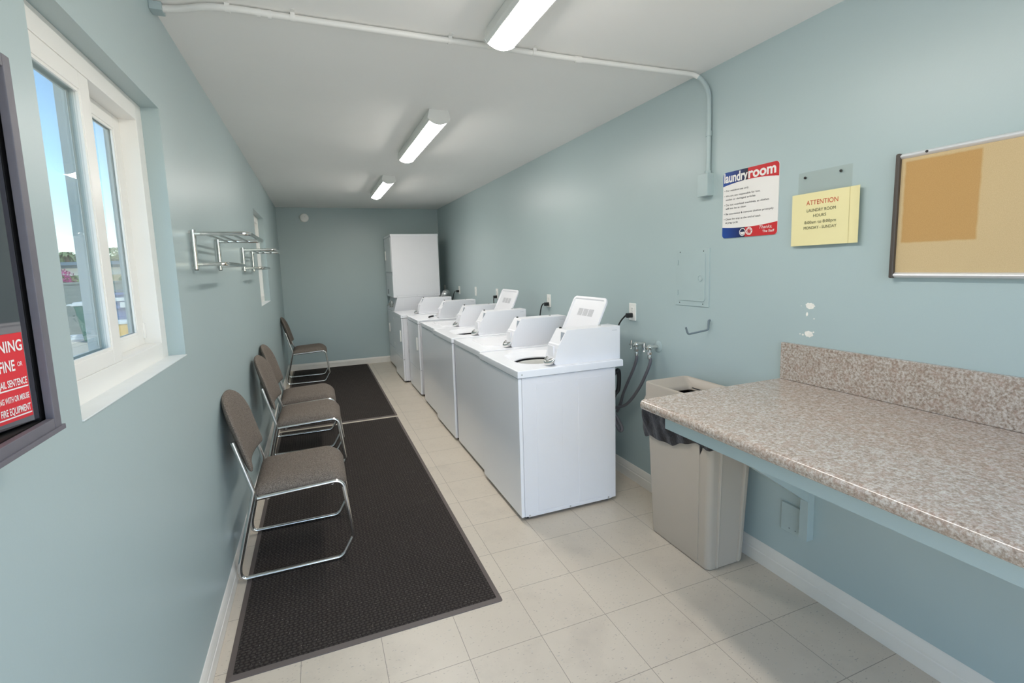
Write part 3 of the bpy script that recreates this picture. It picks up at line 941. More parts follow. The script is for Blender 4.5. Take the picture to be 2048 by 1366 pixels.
def washer(open_lid):
    root = thing('washing_machine', 'x', 'washing machine')
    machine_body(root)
    # top panel with a sloping well that leads to the round tub opening
    bm = bmesh.new()
    zt = .908; zl = .866
    x0, x1 = -.004, DEP
    N = 48
    wx0, wx1, wy0, wy1 = .085, .520, -.215, .225
    cxx, cyy = .305, .012
    def ringpts(fn): return [fn(2 * PI * k / N) for k in range(N)]
    def superell(a, rx, ry, p, cx, cy):
        c, s = math.cos(a), math.sin(a)
        q = (abs(c) ** p + abs(s) ** p) ** (-1 / p)
        return cx + rx * q * c, cy + ry * q * s
    def outer(a):
        c, s = math.cos(a), math.sin(a)
        mx, my = (x0 + x1) / 2, 0
        hx, hy = (x1 - x0) / 2, HW
        q = min(hx / max(abs(c), 1e-6), hy / max(abs(s), 1e-6))
        return mx + q * c, my + q * s
    def corner(ring, inset, z):
        return [(max(x0 + inset, min(x1 - inset, x)), max(-HW + inset, min(HW - inset, y)), z) for x, y in ring]
    # use a ring that includes the exact corners
    angs = sorted([2 * PI * k / N for k in range(N)] + [math.atan2(sy * HW, sx * (x1 - x0) / 2) % (2 * PI) for sx in (1, -1) for sy in (1, -1)])
    o = [outer(a) for a in angs]
    well = [superell(a, (wx1 - wx0) / 2, (wy1 - wy0) / 2, 3.2, (wx0 + wx1) / 2, (wy0 + wy1) / 2) for a in angs]
    tub = [superell(a, .170, .165, 2.0, cxx, cyy) for a in angs]
    rings = [corner(o, .001, zl), corner(o, 0, zl + .003), corner(o, 0, zt - .006), corner(o, .002, zt - .002), corner(o, .006, zt),
             [(x, y, zt) for x, y in well]] + ([] if not open_lid else [[(x + (cxx - x) * .03, y + (cyy - y) * .03, zt - .003) for x, y in well],
             [(x, y, zt - .034) for x, y in tub], [(x, y, zt - .041) for x, y in tub]])
    shell(bm, rings, False, not open_lid)
    build('top_panel', bm, 'enamel', root, 40)
    if not open_lid: pass
    # white basket inside the opening, a dark gap round it
    bm = bmesh.new()
    lathe(bm, [(.145, -.40), (.158, -.075), (.160, -.058), (.164, -.054), (.168, -.058), (.168, -.40)], Matrix.Translation((cxx, cyy, zt)), 40)
    bmesh.ops.delete(bm, geom=[f for f in bm.faces if len(f.verts) > 4], context='FACES')
    build('tub_ring', bm, 'plate', root)
    bm = bmesh.new()
    lathe(bm, [(.171, -.043), (.176, -.046), (.176, -.40), (.0, -.41)], Matrix.Translation((cxx, cyy, zt)), 40)
    bmesh.ops.delete(bm, geom=[f for f in bm.faces if len(f.verts) > 4], context='FACES')
    build('tub', bm, 'seam', root)
    bm = bmesh.new(); lathe(bm, [(.09, -.33), (.06, -.30), (.045, -.12), (.03, -.09), (0, -.085)], Matrix.Translation((cxx, cyy, zt)), 24)
    build('agitator', bm, 'plate', root)
    # lid with rolled rim, made closed, then turned about its hinge
    lx0, lx1, ly = .105, .512, .207
    lid = bpy.data.objects.new('lid', None)
    bm = bmesh.new()
    L = lx1 - lx0
    def lr(i, z, r): return [(a, b, z) for a, b in rrect(-L + i, 0 - i, -ly + i, ly - i, r, 6)]
    shell(bm, [lr(0, 0, .035), lr(-.001, .006, .035), lr(.002, .014, .035), lr(.010, .018, .03)], False, True)
    shell(bm, [lr(0, 0, .035), lr(.014, -.001, .026), lr(.022, .007, .022)], False, True)
    bmesh.ops.remove_doubles(bm, verts=bm.verts, dist=1e-5)
    rot = Matrix.Identity(4)
    if open_lid: rot = Matrix.Rotation(math.radians(115), 4, 'Y')
    else: pass
    # open: the lid stands up behind the hinge, leaning back
    hm = Matrix.Translation((lx1 if not open_lid else .520, .010, zt + (.001 if open_lid else -.010))) @ rot
    bmesh.ops.transform(bm, matrix=hm, verts=bm.verts)
    lid = build('lid', bm, 'enamel2', root, 40)
    # three printed panels on the underside
    bm = bmesh.new()
    for k in range(3):
        y0 = -.098 + k * .066
        vs = [hm @ Vector(p) for p in ((-L + .085, y0, .0062), (-L + .085, y0 + .058, .0062), (-L + .135, y0 + .058, .0062), (-L + .135, y0, .0062))]
        bm.faces.new([bm.verts.new(v) for v in vs])
        for q in range(4):
            xx = -L + .092 + q * .010
            vs = [hm @ Vector(p) for p in ((xx, y0 + .006, .0055), (xx, y0 + .056, .0055), (xx + .003, y0 + .056, .0055), (xx + .003, y0 + .006, .0055))]
    flat_build('care_label', bm, 'labelgrey', lid)
    bm = bmesh.new(); lathe(bm, [(.006, 0), (.006, .004), (0, .004)], hm @ mat_to((-L + .235, -.148, .007), (0, 0, -1)), 10)
    build('lid_switch_pin', bm, 'slot', lid)
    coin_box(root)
    return root

def dryer():
    root = thing('clothes_dryer', 'x', 'clothes dryer')
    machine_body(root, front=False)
    bm = bmesh.new(); box(bm, -.004, DEP, -HW, HW, .866, .908, .005, 3); build('top_panel', bm, 'enamel', root)
    bm = bmesh.new(); box(bm, 0, .0222, -HW + .006, HW - .006, .3135, .8625, .005, 3)
    d = build('door', bm, 'enamel', root)
    bm = bmesh.new(); box(bm, -.014, .004, -.262, -.236, .545, .695, .004, 2); build('handle', bm, 'plate', d)
    for z in (.42, .78):
        bm = bmesh.new(); box(bm, -.004, .004, HW - .028, HW - .012, z, z + .045, .001); build('hinge', bm, 'steel', d)
    bm = bmesh.new(); box(bm, .001, .0222, -HW + .006, HW - .006, .024, .3115, .005, 3); build('kick_panel', bm, 'enamel', root)
    return root

washer_open = washer(True)
washer_shut = washer(False)
GW = 'white coin washers in the row'
washer_open.location = (.581, 1.165, 0)
tag(washer_open, 'white coin washer beside the wall taps, lid raised', group=GW)
washer_shut.location = (.600, 1.885, 0)
tag(washer_shut, 'white coin washer with closed lid, second from the trash can', group=GW)
c = copy_tree(washer_open); c.location = (.590, 2.618, 0); tag(c, 'white coin washer with raised lid, third from the trash can', group=GW)
c = copy_tree(washer_shut); c.location = (.615, 3.318, 0); tag(c, 'white coin washer with closed lid, touching the first dryer', group=GW)
GD = 'white coin dryers beside the stacked machine'
d1 = dryer(); d1.location = (.618, 4.205, 0)
d2 = copy_tree(d1); d2.location = (.556, 5.000, 0)
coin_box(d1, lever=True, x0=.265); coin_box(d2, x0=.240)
tag(d1, 'white coin dryer with black lever on its coin box', group=GD)
tag(d2, 'white coin dryer standing forward, just before the tall stacked machine', group=GD)

# tall stacked machine
ST = thing('stacked_dryer', 'tall white stacked machine in the corner by the end wall', 'stacked dryer', (.600, 5.890, 0))
bm = bmesh.new(); box(bm, .015, .700, -HW + .006, HW - .006, .022, .880, .004); box(bm, .010, .715, -HW, HW, 1.085, 1.990, .006)
box(bm, .10, .700, -HW + .006, HW - .006, .87, 1.10, .003)
build('cabinet', bm, 'enamel2', ST)
bm = bmesh.new(); box(bm, .003, .718, -HW - .002, HW + .002, 1.985, 2.018, .006, 3); build('top_panel', bm, 'enamel', ST)
bm = bmesh.new(); prism(bm, [(.002, .880), (.060, 1.085), (.15, 1.085), (.15, .880)], 'y', -HW + .004, HW - .004, .003); cp = build('control_panel', bm, 'enamel2', ST)
for y in (-.17, .12):
    bm = bmesh.new()
    lathe(bm, [(.030, 0), (.030, .010), (.022, .016), (.022, .030), (0, .034)], mat_to((.022, y, .965), (-1, 0, .28)), 20)
    tube(bm, [(-.01, y - .035, .955), (-.03, y, .945), (-.01, y + .035, .955)], .008, 10)
    build('coin_slide', bm, 'chrome', cp)
bm = bmesh.new(); box(bm, .012, .03, -.06, .06, .925, 1.02, .003); build('coin_plate', bm, 'steel', cp)
bm = bmesh.new(); box(bm, .000, .018, -HW + .006, HW - .006, .320, .874, .006, 3); d = build('door', bm, 'enamel', ST)
bm = bmesh.new(); box(bm, -.014, .004, .150, .176, .530, .665, .004); build('handle', bm, 'plate', d)
bm = bmesh.new(); box(bm, .001, .018, -HW + .006, HW - .006, .024, .314, .005); build('kick_panel', bm, 'enamel', ST)
bm = bmesh.new(); box(bm, .005, .014, -HW + .045, HW - .006, 1.468, 1.968, .004, 3); d = build('door', bm, 'enamel', ST)
bm = bmesh.new(); box(bm, -.009, .007, .205, .231, 1.65, 1.79, .004); build('handle', bm, 'plate', d)
bm = bmesh.new(); box(bm, .007, .014, -HW + .004, HW - .004, 1.092, 1.408, .003, 2); lp = build('lower_panel', bm, 'enamel', ST)
bm = bmesh.new()
for k in range(5): box(bm, .0055, .010, .10, .20, 1.130 + k * .014, 1.138 + k * .014)
build('vent_grille', bm, 'seam', lp)
bm = bmesh.new()
for x in (.06, .36, .62): box(bm, x, x + .004, -HW - .001, -HW + .004, 1.10, 1.112)
box(bm, .04, .69, -HW - .0008, -HW + .004, 1.1125, 1.1145)
build('seam_line', bm, 'labelgrey', ST)
for x in (.06, .6):
    for y in (-.28, .28):
        bm = bmesh.new(); lathe(bm, [(.018, 0), (.018, .008), (.01, .010), (.01, .026)], Matrix.Translation((x, y, 0)), 12); build('foot', bm, 'seam', ST)

# foil vent hose behind the stacked machine
bm = bmesh.new()
pth = spline([(1.33, 5.42, 1.05), (1.37, 5.44, 1.12), (1.405, 5.52, 1.10), (1.42, 5.66, .95), (1.42, 5.7, .6), (1.42, 5.7, .11)], 10)
tube(bm, pth, [.050 + .004 * (i % 2) for i in range(len(pth))], 16)
tag(build('vent_hose', bm, 'foil'), 'crinkled foil vent hose behind the tall stacked machine', 'vent hose')

# ------------------------------------------------------------------ OUTLETS AND CORDS on the right wall
def outlet():
    root = thing('wall_outlet', 'x', 'outlet')
    bm = bmesh.new(); box(bm, -.006, .001, -.036, .036, -.058, .058, .003, 2); build('cover_plate', bm, 'plate', root)
    for z in (-.020, .020):
        bm = bmesh.new(); prism(bm, [(a, b + z) for a, b in rrect(-.016, .016, -.013, .013, .009, 4)], 'x', -.0085, -.004, .001); s = build('socket', bm, 'plate', root)
        bm = bmesh.new()
        for y in (-.0065, .0065): box(bm, -.0088, -.007, y - .001, y + .001, z - .002, z + .007)
        lathe(bm, [(.0022, 0), (.0022, .0008), (0, .0009)], mat_to((-.0082, 0, z - .008), (-1, 0, 0)), 8)
        build('slots', bm, 'slot', s)
    bm = bmesh.new(); lathe(bm, [(.003, 0), (.003, .001), (0, .0014)], mat_to((-.006, 0, 0), (-1, 0, 0)), 10); build('screw', bm, 'steel', root)
    return root
GO = 'outlets along the washer wall'
ot = outlet()
ospots = [(1.031, 1.172, 'white wall outlet with a black plug above the wall taps'), (2.262, 1.178, 'white wall outlet with a black plug above the second washer'),
          (3.594, 1.186, 'white wall outlet behind the farther raised washer lid'), (4.392, 1.184, 'bare white wall outlet above the first dryer'),
          (5.171, 1.173, 'white wall outlet with a thin black cord above the second dryer'), (6.02, 1.168, 'white wall outlet in the shadow beside the tall stacked machine')]
for i, (y, z, lab) in enumerate(ospots):
    o = ot if i == 0 else copy_tree(ot)
    o.location = (XR, y, z); o['label'] = lab; o['group'] = GO

def power_cord(y, z, path, label, pm='black'):
    root = thing('power_cord', label, 'power cord', (0, 0, 0))
    bm = bmesh.new()
    prism(bm, rrect(y - .013, y + .013, z - .016, z + .016, .007, 3), 'x', XR - .050, XR - .0095, .003)
    box(bm, XR - .045, XR - .02, y - .002, y + .024, z - .009, z + .009, .004)
    build('plug', bm, pm, root)
    bm = bmesh.new(); tube(bm, spline([(XR - .034, y + .018, z)] + path, 8), .0055, 8)
    build('cord', bm, pm, root)
GC = None
power_cord(1.031, 1.150, [(1.474, 1.068, 1.140), (1.455, 1.105, 1.085), (1.43, 1.15, .95), (1.40, 1.2, .75), (1.38, 1.2, .60)], 'black power cord plugged in above the wall taps')
power_cord(2.262, 1.148, [(1.475, 2.32, 1.145), (1.465, 2.345, 1.09), (1.45, 2.35, .95), (1.42, 2.3, .8), (1.39, 2.2, .6)], 'black power cord hanging above the second washer')
power_cord(3.594, 1.150, [(1.475, 3.62, 1.12), (1.468, 3.60, 1.04), (1.45, 3.58, .9), (1.42, 3.5, .7), (1.39, 3.45, .6)], 'dark power cord partly hidden by the farther raised lid')
power_cord(5.171, 1.158, [(1.475, 5.30, 1.145), (1.470, 5.37, 1.07), (1.45, 5.38, .95), (1.43, 5.3, .8), (1.39, 5.2, .6)], 'black power cord looping down above the second dryer')

# ------------------------------------------------------------------ WATER VALVES AND HOSES
def valve(y, esc, label):
    root = thing('water_valve', label, 'water valve', (XR, y, .974), group='wall taps behind the first washer')
    bm = bmesh.new()
    tube(bm, [(0.001, 0, 0), (-.070, 0, 0)], .0115, 14)
    lathe(bm, [(.016, 0), (.018, .004), (.018, .018), (.014, .024)], mat_to((-.052, 0, 0), (-1, 0, 0)), 12)
    lathe(bm, [(.015, 0), (.015, .014), (.012, .016)], mat_to((-.075, 0, 0), (-1, 0, .0)), 6)
    tube(bm, [(-.064, 0, 0), (-.064, 0, -.030)], .010, 12)
    lathe(bm, [(.0165, 0), (.0165, .016)], mat_to((-.064, 0, -.044), (0, 0, 1)), 8)
    build('valve_body', bm, 'chrome', root)
    bm = bmesh.new()
    tube(bm, [(-.088, 0, 0), (-.104, 0, .002)], .0045, 8)
    tube(bm, [(-.104, .0, .030), (-.106, .001, .012), (-.104, 0, -.006), (-.106, .002, -.024)], [.006, .004, .004, .0065], 10)
    tube(bm, [(-.104, -.020, .003), (-.104, .020, .003)], .0045, 8)
    build('handle', bm, 'chrome', root)
    if esc:
        bm = bmesh.new(); lathe(bm, [(.036, 0), (.036, .002), (.030, .005), (.013, .008)], mat_to((0, 0, 0), (-1, 0, 0)), 28); build('escutcheon', bm, 'wallpaint', root)
    return root
valve(.905, False, 'chrome wall tap beside the washer cabinet, without a wall ring')
valve(.775, True, 'chrome wall tap with a round painted wall ring')
def hose(pts, label):
    root = thing('water_hose', label, 'hose', (0, 0, 0), group='grey water hoses')
    bm = bmesh.new(); tube(bm, spline(pts, 8), .0095, 12); build('rubber_hose', bm, 'hose', root)
    p = Vector(pts[0])
    bm = bmesh.new(); lathe(bm, [(.0115, 0), (.0125, .004), (.0125, .020), (.0105, .024)], Matrix.Translation((p.x, p.y, p.z - .016)), 12); build('hose_end', bm, 'chrome', root)
xh = XR - .064
hose([(xh, .905, .918), (xh, .906, .88), (1.455, .946, .805), (1.468, 1.030, .69), (1.472, 1.085, .60), (1.47, 1.11, .53), (1.46, 1.14, .46)], 'grey rubber hose hanging from the tap beside the washer')
hose([(xh, .775, .918), (xh, .770, .88), (1.45, .810, .80), (1.45, .886, .684), (1.440, .990, .563), (1.425, 1.085, .512), (1.40, 1.17, .50)], 'grey rubber hose curving down from the tap with the wall ring')
bm = bmesh.new()
tube(bm, spline([(1.241, 1.05, .62), (1.30, 1.05, .615), (1.37, 1.055, .50), (1.395, 1.03, .44), (1.40, .995, .392), (1.392, 1.005, .375), (1.385, 1.03, .40), (1.36, 1.06, .50), (1.33, 1.07, .56), (1.28, 1.075, .585), (1.241, 1.075, .59)], 8), .011, 10)
tag(build('drain_hose', bm, 'hose'), 'dark drain hose loop low on the wall below the taps', 'hose')
bm = bmesh.new(); tube(bm, spline([(1.272, .90, .80), (1.30, .89, .82), (1.305, .90, .70), (1.28, .92, .62), (1.27, .93, .30), (1.27, .93, .08)], 8), .013, 10)
tag(build('drain_pipe', bm, 'black'), 'black rubber drain pipe down the back of the first washer', 'hose')

# ------------------------------------------------------------------ COUNTER
CT = thing('counter', 'granite-patterned laminate counter with backsplash beside the trash can', 'counter', (0, 0, 0))
y0c, y1c = -2.25, -.083
xf_, zt_ = .724, .955
bm = bmesh.new()
n = 8; th = .042; rr = .021
prof = [(XR - .0006, zt_ - th), (XR - .0006, zt_)] + [(xf_ + rr - rr * math.sin(PI * k / n), zt_ - rr + rr * math.cos(PI * k / n)) for k in range(n + 1)]
prism(bm, prof, 'y', y0c, y1c)
build('worktop', bm, 'granite', CT)
bm = bmesh.new(); box(bm, XR - .020, XR - .0006, y0c, y1c, zt_ + .0008, zt_ + .166, .002); build('backsplash', bm, 'granite', CT)
bm = bmesh.new(); box(bm, xf_ + .030, xf_ + .049, y0c, -.195, zt_ - th - .046, zt_ - th, .001)
build('apron', bm, 'wallpaint', CT)
def bracket(yb_):
    bm = bmesh.new()
    w = .019
    box(bm, XR - .040, XR - .0006, yb_ - w, yb_ + w, .26, zt_ - th, .001)
    box(bm, xf_ + .05, XR - .04, yb_ - w, yb_ + w, zt_ - th - .045, zt_ - th, .001)
    # diagonal
    a, b = Vector((xf_ + .14, 0, zt_ - th - .045)), Vector((XR - .040, 0, .470))
    d = (b - a).normalized(); nn = Vector((d.z, 0, -d.x)) * .032
    pts = [(a.x - .03, zt_ - th - .045), (a.x + .055, zt_ - th - .045), (XR - .04, b.z + .055), (XR - .04, b.z - .028)]
    prism(bm, pts, 'y', yb_ - w * .95, yb_ + w * .95, .001)
    build('bracket', bm, 'wallpaint', CT)
bracket(-.240); bracket(-1.6)

# painted blank cover low on the wall under the counter
bc = thing('blank_cover_plate', 'teal painted blank cover plate on the wall under the counter', 'cover plate', (XR, -.158, .308))
bm = bmesh.new(); box(bm, -.012, .001, -.047, .047, -.068, .068, .003, 2); build('plate', bm, 'wallpaint', bc)
for y in (.004, -.026):
    bm = bmesh.new(); lathe(bm, [(.003, 0), (.003, .001), (0, .0015)], mat_to((-.012, y, -.045), (-1, 0, 0)), 8)
    build('screw', bm, 'cordsteel', bc)

# ------------------------------------------------------------------ TRASH CAN
TC = thing('trash_can', 'slim beige trash can with black liner at the counter end', 'trash can', (1.332, .250, 0))
def tr(w, d, z, r=.03): return [(a, b, z) for a, b in rrect(-w, w, -d, d, r, 6)]
bm = bmesh.new()
w0, d0, w1, d1_ = .116, .208, .140, .236
def at(t): return w0 + (w1 - w0) * t, d0 + (d1_ - d0) * t
rings = []
for z in (0, .004, .012, .3, .6, .735, .752):
    t = z / .75; a, b = at(t)
    k = .006 if z == 0 else (.002 if z == .004 else 0)
    rings.append(tr(a - k, b - k, z, .028))
shell(bm, rings, True, False)
body = build('bin_body', bm, 'beige', TC, 50)
# raised panel on the long faces and ribs on the short faces
bm = bmesh.new()
def slab(side):
    for s in (side,):
        p = []
        for (u, z) in ((-.145, .03), (.150, .03), (.168, .70), (-.168, .70)):
            a, b = at(z / .75); p.append((s * (a + .003), u, z))
        q = [(x - s * .01, y, z) for x, y, z in p]
        A = [bm.verts.new(v) for v in p]; Bv = [bm.verts.new(v) for v in q]
        bm.faces.new(A); bm.faces.new(Bv[::-1])
        for i in range(4): bm.faces.new((A[i], A[(i + 1) % 4], Bv[(i + 1) % 4], Bv[i]))
slab(-1); build('side_panel', bm, 'beige', TC)
bm = bmesh.new(); slab(1); build('side_panel', bm, 'beige', TC)
for s in (-1, 1):
    for u in (-.060, .075):
        bm = bmesh.new()
        p0 = []
        for z in (.012, .735):
            a, b = at(z / .75); p0.append((u * a / w0, s * (b + .000), z))
        tube(bm, p0, .009, 8)
        build('corner_rib', bm, 'beige', TC)

# liner: wrinkled black film folded over the rim
bm = bmesh.new()
rnd = random.Random(3)
base0 = rrect(-1, 1, -1, 1, .16, 6)
base = []
for (a0, b0), (a1, b1) in zip(base0, base0[1:] + base0[:1]):
    m = max(1, int(math.hypot(a1 - a0, b1 - b0) / .06))
    base += [(a0 + (a1 - a0) * t / m, b0 + (b1 - b0) * t / m) for t in range(m)]
N = len(base)
lrings = []
ph = [rnd.uniform(0, 6.28) for _ in range(8)]
for li in range(9):
    f = li / 8
    ring = []
    for k, (a, b) in enumerate(base):
        ang = 2 * PI * k / N
        low = .588 + .014 * math.sin(ang * 3 + ph[0]) + .010 * math.sin(ang * 7 + ph[1]) + .005 * math.sin(ang * 17 + ph[4])
        # the film hangs lower at the far end, higher at the near end (as it is bunched there)
        low += -.035 * b
        z = .765 + (low - .765) * f
        t = z / .75
        w, d = at(t)
        bulge = .012 + .010 * math.sin(PI * f) + .004 * math.sin(ang * 11 + ph[2] + f * 4) + .003 * math.sin(ang * 23 + ph[3] - f * 6)
        ring.append(((w + bulge) * a, (d + bulge) * b, z))
    lrings.append(ring)
inner = [[(x * .97, y * .985, z) for x, y, z in lrings[0]]]
inner2 = [[(x * .70, y * .80, z - .45) for x, y, z in lrings[0]], [(x * .93, y * .95, z - .03) for x, y, z in lrings[0]]]
shell(bm, inner2 + inner + lrings + [[(x * .985, y * .992, z + .004) for x, y, z in lrings[-1]]])
build('bin_liner', bm, 'bag', TC, 80)
# open-top lid: flared skirt, raised rim and a chute
bm = bmesh.new()
rings = [tr(.153, .250, .742, .035), tr(.156, .253, .748, .035), tr(.153, .250, .760, .035), tr(.147, .244, .775, .032), tr(.146, .243, .845, .03), tr(.143, .240, .853, .028),
         tr(.134, .231, .855, .024), tr(.126, .223, .849, .02), tr(.108, .170, .822, .02), tr(.102, .162, .806, .02), tr(.101, .161, .796, .02)]
shell(bm, rings)
build('bin_lid', bm, 'beige', TC, 50)
bm = bmesh.new(); 
shell(bm, [tr(.1045, .1655, .812, .02), tr(.1025, .1635, .808, .02), tr(.1015, .1625, .804, .02)])
build('lid_seam', bm, 'seam', TC)

# ------------------------------------------------------------------ SIGNS (plane facing -x; local x -> -y, local y -> z)
def wall_plane(y, z, off, rz=0.0):
    m = Matrix.Identity(4)
    m.col[0] = (0, -1, 0, 0); m.col[1] = (0, 0, 1, 0); m.col[2] = (-1, 0, 0, 0); m.col[3] = (XR - off, y, z, 1)
    return m @ Matrix.Rotation(rz, 4, 'Z')
SG = thing('laundry_room_sign', 'red, white and blue laundry room rules sign with rounded corners', 'sign', (0, 0, 0))
SW, SH = .3145, .3245
SGM = wall_plane(.2845, 1.607, .004)
SG.matrix_world = SGM
bm = bmesh.new(); prism(bm, rrect(0, SW, 0, SH, .018, 6), 'z', -.004, 0, .0004)
build('sign_board', bm, 'signwhite', SG)
def hcurve(u):      # lower edge of the header
    return SH * (1 - (.165 + .045 * abs((u / SW - .52) / .52) ** 2))
def fcurve(u):      # upper edge of the footer
    return SH * (.145 + .030 * abs((u / SW - .45) / .5) ** 2)
def band(u0, u1, top):
    n = 16
    us = [u0 + (u1 - u0) * k / n for k in range(n + 1)]
    R = .018
    def lim(u, hi):
        if u < R: d = R - math.sqrt(max(0, R * R - (R - u) ** 2))
        elif u > SW - R: d = R - math.sqrt(max(0, R * R - (u - SW + R) ** 2))
        else: d = 0
        return SH - d if hi else d
    us = sorted(set(us + [u for u in (0, .001, .003, .006, .010, .014, SW, SW - .001, SW - .003, SW - .006, SW - .010, SW - .014) if u0 <= u <= u1]))
    if top: return [(u, hcurve(u)) for u in us] + [(u, lim(u, True)) for u in reversed(us)]
    return [(u, lim(u, False)) for u in us] + [(u, fcurve(u)) for u in reversed(us)]
def strip(bm, pts, z):
    n = len(pts) // 2
    lo = pts[:n]; hi = pts[n:][::-1]
    for i in range(n - 1):
        q = [lo[i], lo[i + 1], hi[i + 1], hi[i]]
        bm.faces.new([bm.verts.new(Vector((p[0], p[1], z))) for p in q])
US = SW * .470; UF = SW * .440
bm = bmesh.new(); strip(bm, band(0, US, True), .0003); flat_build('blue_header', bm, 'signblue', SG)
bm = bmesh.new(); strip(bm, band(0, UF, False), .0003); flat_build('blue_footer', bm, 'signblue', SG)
bm = bmesh.new(); strip(bm, band(US, SW, True), .0003); flat_build('red_header', bm, 'red', SG)
bm = bmesh.new(); strip(bm, band(UF, SW, False), .0003); flat_build('red_footer', bm, 'red', SG)
bm = bmesh.new()
ZT = Matrix.Translation((0, 0, .0007))
text_into(bm, 'laundry', ZT, .006, SH * .848, .044, US - .007, 'LEFT', 0, .030)
text_into(bm, 'room', ZT, US + .003, SH * .850, .046, SW - US - .018, 'LEFT', 0, .030)
flat_build('title_lettering', bm, 'signwhite', SG)
bm = bmesh.new()
def ringshape(bm, cx, cy, r0, r1, n=28, a0=0, a1=2 * PI):
    for k in range(n):
        t0 = a0 + (a1 - a0) * k / n; t1 = a0 + (a1 - a0) * (k + 1) / n
        q = [(cx + r0 * math.cos(t0), cy + r0 * math.sin(t0)), (cx + r1 * math.cos(t0), cy + r1 * math.sin(t0)), (cx + r1 * math.cos(t1), cy + r1 * math.sin(t1)), (cx + r0 * math.cos(t1), cy + r0 * math.sin(t1))]
        if r0 <= 1e-6: q = q[1:3] + [(cx, cy)]
        bm.faces.new([bm.verts.new(Vector((p[0], p[1], .0007))) for p in q])
c1 = (SW * .398, SH * .075); c2 = (SW * .520, SH * .080); RR = .0185
ringshape(bm, c1[0], c1[1], RR * .80, RR)
wv = [(c1[0] - RR * .68 + RR * 1.36 * k / 12, c1[1] + RR * (.02 + .06 * math.sin(k * 1.6))) for k in range(13)]
low = [(c1[0] + RR * .70 * math.cos(a), c1[1] + RR * .70 * math.sin(a)) for a in [PI + PI * k / 12 for k in range(13)]]
for i in range(12):
    bm.faces.new([bm.verts.new(Vector((p[0], p[1], .0007))) for p in (low[i], low[i + 1], wv[i + 1], wv[i])])
flat_build('water_emblem', bm, 'signwhite', SG)
bm = bmesh.new(); ringshape(bm, c2[0], c2[1], 0, RR)
flat_build('disc_emblem', bm, 'signwhite', SG)
bm = bmesh.new()
text_into(bm, 'Thanks,', ZT, SW * .700, SH * .100, .0150, SW * .215, 'LEFT', .35, 0)
text_into(bm, 'The Staff', ZT, SW * .955, SH * .045, .0105, SW * .20, 'RIGHT', 0, .012)
flat_build('thanks_lettering', bm, 'signwhite', SG)
bm = bmesh.new()
for k in range(6):      # red swirl blades on the second disc
    a = k * PI / 3
    pts = []
    for t in range(7):
        f = t / 6; pts.append((c2[0] + RR * .88 * f * math.cos(a + f * 1.5), c2[1] + RR * .88 * f * math.sin(a + f * 1.5)))
    for i in range(6):
        (x0, y0), (x1, y1) = pts[i], pts[i + 1]
        w = .0022 * math.sin(PI * (i + .5) / 6) + .0004
        dx, dy = x1 - x0, y1 - y0; l = math.hypot(dx, dy) or 1
        ox, oy = -dy / l * w, dx / l * w
        bm.faces.new([bm.verts.new(Vector((p[0], p[1], .0011))) for p in ((x0 - ox, y0 - oy), (x1 - ox, y1 - oy), (x1 + ox, y1 + oy), (x0 + ox, y0 + oy))])
flat_build('swirl_emblem', bm, 'red', SG)
bm = bmesh.new()
lines = [('\u2022 For resident use only', .292, .46, 0), ('\u2022 We are not responsible for lost,', .372, .665, 0), ('stolen or damaged articles', .428, .555, 1), ('\u2022 Do not overload machines, as clothes', .508, .82, 0),
         ('will not be as clean', .562, .39, 1), ('\u2022 Be courteous & remove clothes promptly', .644, .90, 0), ('\u2022 Clean lint tray at the end of each', .724, .68, 0), ('drying cycle', .778, .245, 1)]
for s, v, w, ind in lines:
    text_into(bm, s, ZT, .010 + .009 * ind, SH * (1 - v), .0088, SW * w, 'LEFT', 0, .006)
flat_build('black_lettering', bm, 'ink', SG)

# clear holder with the yellow hours notice ------------------------
AH = thing('sign_holder', 'clear grey acrylic holder screwed to the wall behind the yellow notice', 'sign holder', (0, 0, 0))
AH.matrix_world = wall_plane(-.1245, 1.560, .004)
bm = bmesh.new(); box(bm, 0, .221, 0, .294, -.0025, .0005, .001); build('acrylic_sheet', bm, 'acrylic', AH)
for x, y in ((.030, .272), (.178, .274)):
    bm = bmesh.new(); lathe(bm, [(.0052, 0), (.0050, .003), (.003, .0045), (0, .005)], Matrix.Translation((x, y, .0005)), 14); build('screw', bm, 'slot', AH)
NP = thing('paper_notice', 'yellow paper notice with ATTENTION in red and laundry room hours', 'notice', (0, 0, 0))
NP.matrix_world = wall_plane(-.108, 1.548, .014, math.radians(.4))
PW, PH = .281, .216
bm = bmesh.new()
nx = 24
def pz(x): return .004 * math.sin(PI * x / PW) + .006 * max(0, (x / PW - .86) / .14) ** 2
xs_ = [PW * i / nx for i in range(nx + 1)]
bm = bmesh.new(); prism(bm, [(x, pz(x)) for x in xs_] + [(x, pz(x) - .0006) for x in reversed(xs_)], 'y', 0, PH)
build('paper_sheet', bm, 'paper', NP)
def wrap_text(name, mat, items):
    bm = bmesh.new()
    for s, xc_, yv, h, w, bold in items: text_into(bm, s, I4, xc_ * PW, PH * (1 - yv), h, w * PW, 'CENTER', 0, bold)
    for v in bm.verts: v.co.z = pz(v.co.x) + .0010
    flat_build(name, bm, mat, NP)
wrap_text('red_lettering', 'redink', [('ATTENTION', .475, .230, .0190, .47, .0)])
wrap_text('black_lettering', 'inkgreen', [('LAUNDRY ROOM', .465, .362, .0125, .43, 0), ('HOURS', .450, .465, .0120, .19, 0), ('8:00am to 8:00pm', .455, .585, .0120, .47, 0), ('MONDAY - SUNDAY', .455, .690, .0120, .49, 0)])
